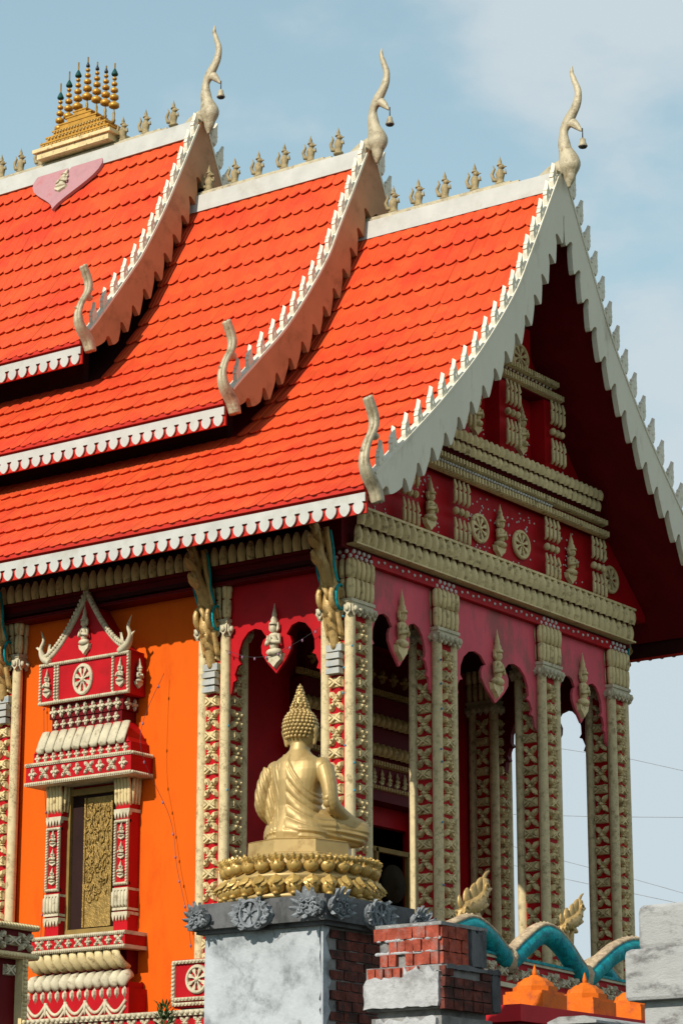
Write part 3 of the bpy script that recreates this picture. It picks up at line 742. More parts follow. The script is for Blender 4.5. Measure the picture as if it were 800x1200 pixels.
# wheel box at the foot of the side column
WB = obj('column_plinth', MB().box(-.02, .62, 1.72, 2.44, 4.30, 4.86), M_RED, TEMPLE)
b = RB()
for v in (4.34, 4.40, 4.83): b.box(-2.45, -1.71, v - .02, v + .02, 0, .03); beads(b, -2.45, v, -1.71, v, 14, .024, .03)
for u in (-2.43, -1.73): b.box(u - .02, u + .02, 4.36, 4.85, 0, .03); beads(b, u, 4.4, u, 4.83, 9, .024, .03)
link('bead_frame', b.mesh('bead_frame', M_CREAMW), WB, (-.02, 0, 0), SIDE); link('wheel', WHEELW, WB, (-.02, 2.08, 4.62), SIDE, (.17, .25, .17))

# ------------------------------------------------------------------ front entablature
BM = obj('front_beam', MB().box(.02, 6.80, .05, .46, 9.545, 10.05), M_MAROON, TEMPLE)  # dark backing paints the shade of the gaps between petals
n = 42
for i in range(n):
    u = .13 + 6.58 * (i + .5) / n; w_ = 6.58 / n
    j = random.uniform(-.006, .006)
    link('petal', PETAL, BM, (u + j, -.03, 9.60), FRONT, (w_ * 1.02, .17, .235)); link('petal', PETAL, BM, (u - j, -.07, 9.82), FRONT, (w_ * 1.02, .18, .225))
b = RB(); b.box(.12, 6.72, 9.585, 9.605, -.05, .10); b.box(.12, 6.72, 10.03, 10.06, -.05, .12); link('beam_fillet', b.mesh('beam_fillet', M_CREAM), BM, (0, .0, 0))
b = RB(); b.box(.60, 6.22, 9.425, 9.545, -.08, .0); link('bead_band', b.mesh('bead_band', M_RED), BM, (0, .02, 0))
b = RB()
for x0, x1 in ((.66, 1.94), (2.48, 4.38), (4.92, 6.18)):
    k = int((x1 - x0) / .12)
    for i in range(k): b.ell((x0 + (x1 - x0) * (i + .5) / k, 9.485 + .02 * (i % 2), .005), (.022, .022, .014), 6, 4)
link('bead_row', b.mesh('bead_row', M_BEAD), BM, (0, .02, 0), kind='stuff')
# side entablature
SBM = obj('side_beam', MB().box(.05, .46, .46, 12.4, 9.34, 9.82), M_MAROON, TEMPLE)
n = 66
for i in range(n): link('petal', PETAL, SBM, (.02, .55 + i * .1385, 9.57), SIDE, (.138, .17, .24))
b = RB(); b.box(-12.3, -.5, 9.53, 9.57, 0, .07); b.box(-12.3, -.5, 9.36, 9.40, 0, .03); link('beam_fillet', b.mesh('beam_fillet', M_MAROON), SBM, (.05, 0, 0), SIDE)

# ------------------------------------------------------------------ cusped arch panels
def arch_poly(w, zt, zl, zr):
    L_ = []
    def A_(s, z): L_.append((s * w, z))
    A_(0, zt); A_(0, zl)
    for s, z in ((.03, zl + .05), (.045, zl + .18), (.08, zl + .20), (.06, zl + .27), (.09, zl + .37), (.125, zl + .39), (.10, zl + .44), (.105, zl + .56), (.14, zl + .68), (.20, zl + .77), (.27, zl + .80), (.34, zl + .77),
                 (.395, zl + .67), (.36, zl + .64), (.34, zl + .57), (.345, zl + .48), (.40, zl + .36), (.5, zl + .21)): A_(s, z)
    rr = L_[2:-1][::-1]
    for s, z in rr: L_.append((w - s, z - zl + zr))
    L_.append((w, zr)); L_.append((w, zt)); return L_
for x0, x1, zl in ((.585, 1.985, 8.12), (2.42, 4.43, 8.02), (4.86, 6.23, 8.10)):
    w = x1 - x0; b = RB(); b.prism([(x0 + a, c) for a, c in arch_poly(w, 9.425, zl, zl)], 0, .035)
    a = link('arch_panel', b.mesh('arch_panel', M_PINK), TEMPLE, (0, .14, 0))
    link('figure', FIG, a, (x0 + w / 2, -.035, zl + .26), 0, (.50 if w < 1.6 else .56, .8, .90))
b = RB(); w = 1.42; b.prism([(a, c) for a, c in arch_poly(w, 9.34, 7.98, 7.98)], 0, .04)
sa = link('arch_panel', b.mesh('arch_panel', M_RED), TEMPLE, (.26, 1.86, 0), SIDE)
link('figure', FIGW, sa, (w / 2, -.04, 8.24), 0, (.52, .8, .80))
# far side arch and back porch arch seen in silhouette
for x_, rz in ((6.44, SIDE),):
    b = RB(); b.prism([(a, c) for a, c in arch_poly(w, 9.34, 7.9, 7.9)], 0, .09); link('arch_panel', b.mesh('arch_panel', M_MAROON), TEMPLE, (x_, 1.86, 0), rz)

# ------------------------------------------------------------------ gilded eave brackets
def bracket_mesh():
    b = MB()
    path = smooth_path([(.02, 0, 8.35), (-.03, 0, 8.6), (-.10, 0, 8.85), (-.05, 0, 9.05), (-.16, 0, 9.25), (-.30, 0, 9.42), (-.30, 0, 9.62), (-.42, 0, 9.80)], 4)
    k = len(path); b.tube(path, [.05 + .05 * math.sin(math.pi * min(1, i / k * 1.2)) for i in range(k)], 8, .9)
    for x_, z_, r in ((-.14, 8.98, .12), (-.02, 9.12, .10), (-.30, 9.40, .12), (-.20, 9.62, .11), (-.40, 9.70, .09), (-.08, 8.72, .09)):
        pts = [(x_ + r * (1 - q / 14) * math.cos(q * .75), .05 * math.sin(q), z_ + r * (1 - q / 14) * math.sin(q * .75)) for q in range(10)]
        b.tube(pts, [.045 * (1 - q / 13) for q in range(10)], 6)
    for z_, x_ in ((8.5, -.03), (8.66, -.10), (9.3, -.34), (9.5, -.40)):
        b.leaf((x_ + .06, 0, z_ - .02), (x_ - .13, 0, z_ + .13), .13, .04, side=(0, 1, 0))
    for q in (-.09, .09):
        pts = [(-.10 + .10 * math.cos(t * .6), q, 8.95 + .13 * math.sin(t * .6)) for t in range(11)]; b.tube(pts, [.035] * 11, 6)
        b.tube(smooth_path([(.02, q, 8.5), (-.06, q, 8.75), (-.12, q, 9.2), (-.22, q, 9.45), (-.30, q, 9.75)], 3), .035, 6)
    return b.mesh('bracket', M_GOLDB)
M_GOLDB = mat('gilded_stucco', (0.62, 0.40, 0.14), 0.42, metal=.2, var=.2, scale=8, dirt=(.20, .11, .03), damt=.55, dscale=12, bump=.4, bscale=40)
BR = bracket_mesh()
def bracket_inlay():
    b = MB()
    for q in (-.125, .125):
        pts = [(-.06 + .085 * math.cos(t * .55 + 1.2), q, 8.95 + .15 * math.sin(t * .55 + 1.2)) for t in range(9)]; b.tube(pts, .020, 6)
        b.tube(smooth_path([(-.10, q, 9.12), (-.18, q, 9.30), (-.20, q, 9.5), (-.26, q, 9.72)], 3), .017, 6)
    return b.mesh('teal_inlay', M_TEAL)
BRI = bracket_inlay()
M_FOOT = mat('pale_blue_stucco', (.46, .45, .40), .6, dirt=(.22, .34, .40), damt=.7, dscale=9)
def bracket_foot():
    b = MB(); b.box(-.02, .06, -.11, .11, 8.32, 8.40)
    for k in range(3): b.taper(-.05, .05, -.10 + .0 * k, .10, 8.05 + .09 * k, 8.12 + .09 * k, .01, .01)
    return b.mesh('bracket_foot', M_FOOT)
BRF = bracket_foot()
for (x, y, rz) in ((.13, .23, 0), (.13, 2.07, 0), (.13, 5.46, 0), (6.66, .23, math.pi)):
    br = link('bracket', BR, TEMPLE, (x, y, 0), rz); link('teal_inlay', BRI, br); link('bracket_foot', BRF, br)

# ------------------------------------------------------------------ the front gable
def pilaster_mesh(h):
    b = RB()
    for i in range(4):
        u = -.15 + .10 * i
        for v0, v1 in ((.02, h * .40), (h * .62, h - .02)):
            m_ = (v0 + v1) / 2
            b.tube([(u, v0, .02), (u, v0 + .04, .05), (u, m_, .05), (u, m_ + .02, .035), (u, m_ + .05, .055), (u, v1, .035)], [.016, .028, .03, .016, .029, .016], 6)
    for i in range(3): b.ell((-.12 + .12 * i, h * .51, .03), (.036, .055, .05), 8, 5)
    return b
PIL1 = pilaster_mesh(.86).mesh('pilaster', M_CREAM); PIL2 = pilaster_mesh(.92).mesh('pilaster', M_CREAM)
for x in (1.32, 2.46, 4.64, 5.85): link('pilaster', PIL1, GW, (x, -.01, 10.05), 0, (1, 1, 1))
for x in (1.86, 3.47, 5.24): link('figure', FIG, GW, (x, .06, 10.12), 0, (.52, .8, .72))
for x in (2.98, 3.98, 6.28, .60): link('wheel', WHEEL, GW, (x + .04, .06, 10.42), 0, (.205, .25, .195))
b = RB()
for i in range(240):
    u = random.uniform(.5, 6.3); v = random.uniform(10.12, 10.86)
    if any(abs(u - q) < .25 for q in (1.32, 2.46, 4.64, 5.85)): continue
    b.ell((u, v, .0), (.015, .015, .008), 6, 4)
for i in range(60):
    u = random.uniform(2.0, 5.2); b.ell((u, random.uniform(11.56, 11.85), 0), (.015, .015, .008), 6, 4)
link('bead_speckle', b.mesh('bead_speckle', M_BEAD), GW, (0, .065, 0), kind='stuff')
CN = obj('gable_cornice', MB().box(.62, 6.2, -.05, .07, 10.93, 11.22), M_MAROON, TEMPLE)
b = RB(); ribs(b, .72, 6.05, 10.92, 11.02, 74, .05, .13); ribs(b, .85, 5.98, 11.07, 11.16, 72, .05, .15); link('ribbed_strip', b.mesh('ribbed_strip', M_CREAM), CN, (0, 0, 0))
b = RB(); beads(b, .78, 11.045, 4.6, 11.045, 60, .021, .09); link('bead_row', b.mesh('bead_row', M_BEAD), CN, kind='stuff')
b = MB(); b.box(.95, 5.85, -.10, .07, 11.19, 11.50); UC = obj('upper_cornice', b, M_MAROON, TEMPLE)
n = 38
for i in range(n):
    u = 1.02 + 4.72 * (i + .5) / n
    link('petal', PETAL, UC, (u, -.14, 11.21), 0, (4.72 / n * 1.02, .14, .15)); link('petal', PETAL, UC, (u, -.17, 11.355), 0, (4.72 / n * 1.05, .16, .15))
for x in (2.33, 3.42, 4.53): link('pilaster', PIL2, UC, (x, -.20, 11.54), 0, (.95, 1, 1))
for x in (2.33, 3.42, 4.53): obj('pilaster_backing', MB().box(x - .19, x + .19, -.15, .07, 11.52, 12.48), M_RED, UC)
for x in (1.9, 2.95, 4.05): link('figure', FIG, GW, (x, .06, 11.62), 0, (.5, .8, .74))
TS = obj('top_cornice', MB().box(1.95, 4.66, -.16, .07, 12.46, 12.74), M_MAROON, TEMPLE)
b = RB(); ribs(b, 1.95, 4.72, 12.48, 12.58, 44, .17, .25); ribs(b, 2.05, 4.62, 12.66, 12.75, 42, .17, .24); link('ribbed_strip', b.mesh('ribbed_strip', M_CREAM), TS)
b = RB(); beads(b, 2.1, 12.62, 4.5, 12.62, 26, .02, .19); link('bead_row', b.mesh('bead_row', M_CREAMW), TS, kind='stuff')
UB = obj('gable_head', MB().box(2.75, 4.07, -.12, .07, 12.74, 13.35), M_RED, TEMPLE)
link('wheel', WHEEL, UB, (3.76, -.13, 12.88), 0, (.21, .25, .2)); 

# ------------------------------------------------------------------ the decorated window on the orange wall
WX = .30; WC = 3.945                                  # wall plane and window centre (world y)
WIN = obj('window', RB().box(-.60, .60, 5.22, 7.3, .0, .02), M_RED, TEMPLE, loc=(WX, WC, 0), rz=SIDE, label='decorated red window with a carved bronze shutter'); WIN.scale = (.79, .80, 1.0)
def wpart(name, b, m, **k): return link(name, b.mesh(name, m), WIN, **k)
# pediment
cur = lambda s_: (.86 * (1 - s_), 8.72 + .78 * (s_ ** 1.55))
pL = [cur(k / 16) for k in range(17)]
poly = [(-a, v) for a, v in pL] + [(a, v) for a, v in pL[::-1][1:]]
b = RB(); b.prism([(-.86, 8.62)] + poly + [(.86, 8.62)], 0, .40); b.box(-.90, .90, 8.16, 8.66, 0, .42)
wpart('pediment', b, M_RED)
b = RB()
for sgn in (-1, 1):
    pts = [(sgn * a, v + .03, .40) for a, v in pL]; b.tube(pts, .045, 8)
    for k in range(22):
        a, v = cur((k + .5) / 22); b.ell((sgn * a, v + .06, .43), (.035, .035, .045), 6, 4)
wpart('pediment_trim', b, M_CREAMW)
b = RB(); b.lathe([(.05, 0), (.03, .06), (.004, .14)], 8, (0, 9.52, .38), axis=1); wpart('tip_finial', b, M_CREAMW)
for sgn in (-1, 1):
    b = RB(); b.tube(smooth_path([(sgn * .72, 8.70, .42), (sgn * .86, 8.76, .42), (sgn * .93, 8.88, .42), (sgn * .88, 9.0, .42), (sgn * .95, 9.14, .42)], 4), [.075, .08, .085, .085, .08, .075, .07, .06, .055, .05, .045, .04, .035, .03, .02, .012, .004], 8, .6)
    b.leaf((sgn * .90, 8.85, .42), (sgn * 1.02, 8.93, .42), .07, .03, side=(0, .7, .3)); b.leaf((sgn * .78, 8.78, .42), (sgn * .74, 8.94, .42), .07, .03, side=(.9, 0, .3)); wpart('corner_finial', b, M_CREAMW)
b = RB()
for v in (8.67, 8.18): b.box(-.93, .93, v - .02, v + .02, .40, .45); beads(b, -.93, v, .93, v, 46, .024, .45)
for u in (-.91, -.60, -.54, .60, .91): b.box(u - .018, u + .018, 8.2, 8.66, .40, .44); beads(b, u, 8.22, u, 8.65, 11, .022, .445)
wpart('bead_frame', b, M_CREAMW)
link('figure', FIGW, WIN, (0, -.41, 8.72), 0, (.48, .8, .66)); link('wheel', WHEELW, WIN, (-.02, -.42, 8.42), 0, (.205, .25, .20))
for u in (-.76, .76): link('figure', FIGW, WIN, (u, -.42, 8.24), 0, (.36, .6, .38))
o = link('figure', FIGW, WIN, (.91, -.2, 8.24), RIGHT, (.36, .6, .38))
# stepped courses under the pediment
b = RB(); b.box(-.76, .76, 7.98, 8.16, 0, .36); b.box(-.72, .72, 7.84, 7.98, 0, .34); wpart('stepped_course', b, M_MAROON)
for k in range(9): link('flower_bud', DIA, WIN, (-.66 + 1.32 * k / 8, -.37, 8.06), 0, (.16, .25, .17))
for k in range(9): link('flower_bud', DIA, WIN, (-.62 + 1.24 * k / 8, -.35, 7.90), 0, (.13, .2, .13))
for k in range(2): link('flower_bud', DIA, WIN, (.76, -.10 - .16 * k, 8.06), RIGHT, (.15, .25, .16)); 
b = RB(); b.taper(-.98, .98, -.5, 0, 0, .24, .2, .12); bb = RB()
bb.add([(-.98, 7.55, 0), (.98, 7.55, 0), (.98, 7.55, .46), (-.98, 7.55, .46), (-.74, 7.84, 0), (.74, 7.84, 0), (.74, 7.84, .34), (-.74, 7.84, .34)],
       [(0, 1, 2, 3)[::-1], (4, 5, 6, 7), (0, 1, 5, 4), (1, 2, 6, 5), (2, 3, 7, 6), (3, 0, 4, 7)]); wpart('petal_roof_core', bb, M_RED)
pr_ = RB()
def sloping_petals(parent, u0, u1, v0, v1, w0, w1, n, mesh=None):
    for k in range(n):
        u = u0 + (u1 - u0) * (k + .5) / n; d = (u1 - u0) / n
        b = RB(); b.tube([(0, v0 - .02, w0 + .02), (0, v0 + .02, w0 + .035), (0, (v0 + v1) / 2, (w0 + w1) / 2 + .035), (0, v1, w1 + .01)], [d * .36, d * .50, d * .50, d * .46], 10, .30, ref=(1, 0, 0))
        if mesh is None: mesh = b.mesh('petal', M_CREAMW)
        link('petal', mesh, parent, (u, 0, 0))
    return mesh
sloping_petals(WIN, -.92, .92, 7.56, 7.82, .45, .34, 10)
b = RB(); b.box(-1.0, 1.0, 7.42, 7.55, 0, .44); wpart('upper_ledge', b, M_RED)
for k in range(12): link('flower_bud', DIA, WIN, (-.9 + 1.8 * k / 11, -.44, 7.485), 0, (.13, .2, .13))
b = RB(); b.box(-1.08, 1.08, 7.14, 7.42, 0, .52); wpart('lower_ledge', b, M_RED)
b = RB()
for v, w_ in ((7.40, .54), (7.16, .54)): b.box(-1.09, 1.09, v - .022, v + .022, 0, w_); beads(b, -1.09, v, 1.09, v, 52, .021, w_); 
for v in (7.40, 7.16):
    for k in range(10): b.ell((1.10, v, .05 + .05 * k), (.024, .024, .026), 6, 4)
wpart('ledge_moulding', b, M_CREAMW)
for k in range(9): link('flower_tile', FLXW if k % 2 else DIA, WIN, (-.93 + 1.86 * k / 8, -.52, 7.28), 0, (.20 if k % 2 else .17, .25, .135 if k % 2 else .17))
# jambs
for sgn in (-1, 1):
    u = sgn * .70
    j = wpart('jamb', RB().box(u - .14, u + .14, 5.28, 7.14, 0, .24), M_RED)
    b = RB()
    for k in range(5):
        uu = u - .13 + .065 * k; b.tube([(uu, 6.80, .22), (uu, 6.86, .25), (uu, 7.02, .25), (uu * 1.0, 7.14, .28)], [.02, .032, .034, .03], 6)
    for k in range(3): b.tube([(u - sgn * 0 + .15, 6.82, .05 + .07 * k), (u + .16, 7.0, .05 + .07 * k), (u + .17, 7.14, .05 + .07 * k)], [.022, .033, .03], 6)
    link('jamb_capital', b.mesh('jamb_capital', M_CREAM), j)
    for v0, hgt in ((6.66, .10), (5.42, .09)):
        b = RB()
        b.box(u - .155, u + .155, v0 + hgt * .6, v0 + hgt, 0, .27)
        for k in range(5): b.prism([(u - .155 + .062 * k, v0 + hgt * .6), (u - .155 + .062 * (k + 1), v0 + hgt * .6), (u - .155 + .062 * (k + .5), v0 - .02)], .2, .275)
        link('jamb_collar', b.mesh('jamb_collar', M_CREAMW), j)
    b = RB()
    for k in range(5):
        uu = u - .13 + .065 * k; b.tube([(uu, 5.56, .25), (uu, 5.60, .27), (uu, 5.74, .27), (uu, 5.77, .25)], [.022, .034, .034, .022], 6)
    b.box(u - .15, u + .15, 5.53, 5.56, 0, .27); b.box(u - .15, u + .15, 5.77, 5.80, 0, .27)
    link('jamb_base', b.mesh('jamb_base', M_CREAMW), j)
    b = RB()
    for uu in (u - .12, u + .12): b.box(uu - .018, uu + .018, 5.84, 6.62, .2, .27); beads(b, uu, 5.86, uu, 6.62, 22, .02, .275)
    for v in (5.85, 6.61): b.box(u - .14, u + .14, v - .018, v + .018, .2, .27); beads(b, u - .13, v, u + .13, v, 8, .02, .275)
    link('bead_frame', b.mesh('bead_frame', M_CREAMW), j)
    for k in range(3): link('figure', FIGW, j, (u, -.24, 5.91 + .235 * k), 0, (.30, .5, .22))
# shutter in a bronze frame
b = RB(); b.box(-.56, -.50, 5.26, 7.1, 0, .10); b.box(.50, .56, 5.26, 7.1, 0, .10); b.box(-.50, .50, 7.02, 7.1, 0, .10); b.box(-.50, .50, 5.26, 5.36, 0, .12); wpart('window_frame', b, M_GOLDW) if False else None
M_GOLDW = mat('dull_gold_wood', (0.30, 0.19, 0.055), 0.5, var=.2, scale=6)
wpart('window_frame', b, M_GOLDW)
b = RB(); b.box(-.50, .50, 5.36, 7.02, .02, .035); wpart('window_recess', b, M_BLACK)
b = RB(); b.box(-.22, .36, 5.38, 6.98, .04, .065)
for k in range(150):
    u = random.uniform(-.18, .32); v = random.uniform(5.72, 6.9); a = random.uniform(0, 6.28); l = random.uniform(.03, .07)
    b.tube([(u + l * math.cos(a + q) * .7, v + l * math.sin(a + q), .075) for q in (0, .9, 1.8, 2.7)], [.014, .016, .012, .006], 5)
b.box(-.22, -.19, 5.38, 6.98, .065, .09); b.box(.33, .36, 5.38, 6.98, .065, .09)
wpart('shutter', b, M_BRONZE)
# sill with its petal underside
wpart('sill', RB().box(-1.02, 1.02, 5.06, 5.24, 0, .50), M_RED)
b = RB()
for v in (5.235, 5.07): b.box(-1.03, 1.03, v - .022, v + .022, 0, .52); beads(b, -1.03, v, 1.03, v, 50, .024, .52)
wpart('sill_moulding', b, M_CREAMW)
for k in range(10): link('flower_tile', FLXW if k % 2 else DIA, WIN, (-.9 + 1.8 * k / 9, -.50, 5.152), 0, (.18 if k % 2 else .13, .25, .10 if k % 2 else .12))
pm = None
for k in range(11):
    b = RB(); b.tube([(0, 5.05, .46), (0, 4.97, .44), (.03, 4.88, .34), (.05, 4.84, .22)], [.07, .088, .086, .07], 10, .45, ref=(1, 0, 0))
    if pm is None: pm = b.mesh('petal', M_CREAM)
    link('petal', pm, WIN, (-.92 + 1.72 * k / 10, 0, 0))
wpart('sill_core', RB().box(-.86, .86, 4.78, 5.06, 0, .26), M_MAROON)
sb = wpart('sill_base', RB().box(-1.05, 1.05, 4.24, 4.58, 0, .42).box(-.98, .98, 4.58, 4.66, 0, .36), M_RED)
pm = None
for k in range(12):
    b = RB(); b.tube([(-.05, 4.62, .40), (-.01, 4.66, .43), (.02, 4.73, .38), (.03, 4.77, .26)], [.06, .086, .086, .07], 10, .45, ref=(1, 0, 0))
    if pm is None: pm = b.mesh('petal', M_CREAMW)
    link('petal', pm, sb, (-.92 + 1.84 * k / 11, 0, 0))
for k in range(14): link('drop', DROP, sb, (-.97 + 1.94 * k / 13, -.42, 4.53), 0, (.13, .2, .15))
b = RB()
for k in range(5):
    u0 = -1.0 + .4 * k
    for dv, r in ((0, .022), (-.07, .02)):
        pts = [(u0 + .4 * q / 8, 4.44 + dv - .13 * math.sin(math.pi * q / 8), .43) for q in range(9)]; b.tube(pts, r, 6)
    b.tube([(u0, 4.46, .43), (u0, 4.34, .44), (u0, 4.28, .43)], [.03, .025, .008], 6)
    for q in range(3): b.ell((u0 + .14 + .06 * q, 4.23 + .005, .43), (.025, .025, .02), 6, 4)
link('swag', b.mesh('swag', M_CREAMW), sb)

# ------------------------------------------------------------------ portal inside the porch
PT = obj('portal', RB().box(2.05, 4.95, 7.35, 8.6, 0, .22).box(1.95, 5.0, 7.2, 7.36, 0, .28).box(2.2, 4.9, 8.6, 9.2, 0, .14), M_MAROON, TEMPLE, loc=(0, 2.32, 0))
DIAG = diamond(M_GOLDB)
pm = petal_mesh(M_GOLDB, flip=False)
for k in range(24): link('petal', pm, PT, (2.0 + 3.0 * (k + .5) / 24, -.26, 7.78), 0, (.125, .22, .17)); link('petal', pm, PT, (2.0 + 3.0 * (k + .5) / 24, -.24, 8.18), 0, (.125, .22, .17))
b = RB(); ribs(b, 1.95, 5.0, 7.66, 7.74, 50, .23, .29); ribs(b, 1.95, 5.0, 7.34, 7.40, 50, .28, .32); ribs(b, 1.95, 5.0, 8.62, 8.70, 50, .2, .26); link('ribbed_strip', b.mesh('ribbed_strip', M_GOLDB), PT)
for k in range(16): link('figure', FIG, PT, (2.1 + 2.8 * (k + .5) / 16, -.22, 7.42), 0, (.2, .3, .22))
for k in range(10): link('flower_bud', DIAG, PT, (2.2 + 2.6 * (k + .5) / 10, -.14, 8.9), 0, (.2, .3, .2))
for u in (1.95, 4.80): pj = link('portal_jamb', RB().box(u - .15, u + .15, 4.36, 7.2, 0, .2).mesh('portal_jamb', M_RED), PT)
for k in range(12): link('flower_tile', FLX, pj, (4.80, -.2, 4.6 + .21 * k), 0, (.2, .3, .14))

# ------------------------------------------------------------------ gong stand in the porch
M_DGONG = mat('tarnished_bronze', (0.03, 0.02, 0.01), .95, var=.3)
GS = thing('gong_stand', 'dark gong pair on a slim gilded frame standing in the dim porch', 'gong', (3.55, 1.75, 4.36))
b = MB()
for u in (-.42, .30): b.box(u - .025, u + .025, -.03, .03, 0, 2.15)
b.box(-.5, .4, -.03, .03, 2.1, 2.16); obj('frame', b, M_GOLDW, GS)
for z in (1.72, 1.05):
    b = RB(); b.lathe([(.02, .05), (.06, .05), (.07, .03), (.23, .02), (.25, -.02)], 20)
    gb = MB(); gb.add([(x, -zz, y) for x, y, zz in [(p[0], p[2], p[1]) for p in b.v]], b.f, True)
    gg = RB(); vs = []
    prof = [(.25, 0), (.24, .04), (.09, .05), (.07, .08), (.02, .085)]
    m2 = RB(); n2 = 20; fs = []
    for r, w in prof:
        for i in range(n2): t = 2 * math.pi * i / n2; vs.append((r * math.cos(t), r * math.sin(t), w))
    for k in range(4):
        for i in range(n2): j = (i + 1) % n2; fs.append((k * n2 + i, k * n2 + j, (k + 1) * n2 + j, (k + 1) * n2 + i))
    fs.append(tuple(range(80, 100))); m2.add(vs, fs, True)
    link('gong', m2.mesh('gong', M_DGONG), GS, (-.05, 0, z))

# ------------------------------------------------------------------ naga balustrade in front of the porch
NY = -1.6
BAL = thing('balustrade', 'red balustrade wall with cream flowers and a thin teal rim below the serpent', 'balustrade', (2.0, NY, 2.4))
def sl(x): return 4.76 - .029 * (x - .4)            # the rim falls gently to the right
b = RB(); x0, x1 = -1.6, 6.0
b.prism([(x0, 2.4), (x1, 2.4), (x1, sl(x1) - .03), (x0, sl(x0) - .03)], -.2, 0); link('wall', b.mesh('wall', M_RED), BAL, (-2.0, 0, -2.4))
b = RB(); b.prism([(x0, sl(x0) - .03), (x1, sl(x1) - .03), (x1, sl(x1) + .0), (x0, sl(x0) + .0)], -.24, .05); link('rim', b.mesh('rim', M_TEAL), BAL, (-2.0, 0, -2.4))
b = RB(); b.prism([(x0, sl(x0) - .06), (x1, sl(x1) - .06), (x1, sl(x1) - .031), (x0, sl(x0) - .031)], -.22, .035); b.prism([(x0, sl(x0) - .36), (x1, sl(x1) - .36), (x1, sl(x1) - .31), (x0, sl(x0) - .31)], -.22, .05); link('moulding', b.mesh('moulding', M_CREAMW), BAL, (-2.0, 0, -2.4))
for k in range(34):
    x = x0 + .12 + k * .222; link('flower_tile', FLXW if k % 2 else CUSW, BAL, (x - 2.0, 0, sl(x) - .185 - 2.4), 0, (.21, .35, .17))
def naga(yoff, pts, label, name='naga'):
    t = thing(name, label, 'serpent sculpture', (2.0, NY + yoff, 4.7))
    P = smooth_path([(x - 2.0, 0, z - 4.7) for x, z in pts], 8); k = len(P)
    up_ = []
    for i, p in enumerate(P):
        d = (P[min(i + 1, k - 1)] - P[max(i - 1, 0)]).normalized(); up_.append(Vector((-d.z, 0, d.x)) if d.x > 0 else Vector((d.z, 0, -d.x)))
    b = MB(); b.tube([p - u_ * .02 for p, u_ in zip(P, up_)],   .108, 14, 1.1, ref=(0, 1, 0)); obj('body', b, M_TEAL, t)
    b = MB()
    b.tube([p + u_ * .085 for p, u_ in zip(P, up_)], .062, 10, 1.9, ref=(0, 0, 1)) if False else b.tube([p + u_ * .082 for p, u_ in zip(P, up_)], .082, 10, .42, ref=(0, 1, 0)); obj('back_scales', b, M_NAGAC, t)
    b = MB()
    for i in range(0, k, 2):
        p = P[i] + up_[i] * .108; b.leaf(p - up_[i] * .02, p + up_[i] * .022 + Vector((.03, 0, 0)), .06, .016, side=(0, 1, 0))
    obj('crest_scales', b, M_NAGAC, t, kind='stuff')
    for i in range(len(pts)):
        if 0 < i < len(pts) - 1 and pts[i][1] < pts[i - 1][1] and pts[i][1] < pts[i + 1][1]:
            p = Vector((pts[i][0] - 2.0, 0, pts[i][1] - 4.7)); b = MB(); b.tube([p + Vector((0, 0, -.17)), p + Vector((0, 0, .02)), p + Vector((0, 0, .10))], [.06, .075, .05], 8, 2.0, ref=(1, 0, 0)); obj('belly_band', b, M_NAGAC, t)
naga(0, [(-1.2, 4.80), (-.7, 4.76), (-.2, 4.93), (.15, 5.02), (.50, 4.92), (.89, 4.72), (1.22, 4.88), (1.55, 5.05), (1.80, 5.07), (2.1, 4.95), (2.55, 4.66), (2.89, 4.80), (3.3, 5.0), (3.7, 5.10), (4.1, 5.05), (4.6, 4.70)],
     'long teal serpent with cream scaled back undulating along the near balustrade')
naga(1.0, [(2.75, 4.60), (2.95, 4.72), (3.2, 4.80), (3.7, 4.68), (4.2, 4.85), (4.6, 5.0), (5.0, 4.8)], 'second teal serpent half hidden behind the near one', 'naga')
# golden flame ornaments
def flame(x, y, z, sc, label, rz):
    t = thing('flame_ornament', label, 'ornament', (x, y, z), rz); t.scale = (sc, sc, sc)
    b = MB()
    P = smooth_path([(-.28, 0, -.12), (-.14, 0, .02), (.0, 0, .06), (.12, 0, .12), (.22, 0, .22), (.26, 0, .40)], 4); k = len(P)
    b.tube(P, [.05 + .075 * math.sin(math.pi * i / k) * (1 - .4 * i / k) for i in range(k)], 8, .7); obj('stem', b, M_GOLDB, t)
    b = MB()
    for (px_, pz_, dx, dz, w) in ((-.2, .0, -.10, .16, .10), (-.08, .06, -.06, .19, .15), (.04, .10, -.03, .22, .16), (.14, .16, .0, .24, .15), (.2, .16, .14, .14, .13), (.10, .06, .19, .05, .14), (.0, .0, .17, -.05, .13), (.24, .3, .05, .2, .08), (-.22, -.05, -.12, .02, .09)):
        b.tube(smooth_path([(px_, 0, pz_), (px_ + dx * .35 - dz * .12, 0, pz_ + dz * .4), (px_ + dx * .8 + dz * .05, 0, pz_ + dz * .8), (px_ + dx * 1.25 + dz * .35, 0, pz_ + dz * 1.05)], 3), [w * q for q in (.36, .42, .45, .44, .42, .38, .32, .24, .15, .03)], 8, .45, ref=(1, 0, 0)); b.tube([(px_ + .04 * math.cos(q), -.05, pz_ + .04 * math.sin(q)) for q in range(6)], .015, 5)
    obj('flame', b, M_GOLDB, t)
    b = MB()
    for q in (-1, 0, 1): b.leaf((q * .06 - .12, 0, -.45), (q * .16 - .16, 0, -.02), .13, .05, side=(1, .3, 0))
    obj('foot', b, M_GOLDB, t)
flame(1.12, -1.0, 5.30, 1.0, 'golden flame ornament rising between the brick pillar and the serpent', 0)
flame(3.30, -1.0, 5.33, .86, 'smaller golden flame ornament above the dip of the serpent body', 0)

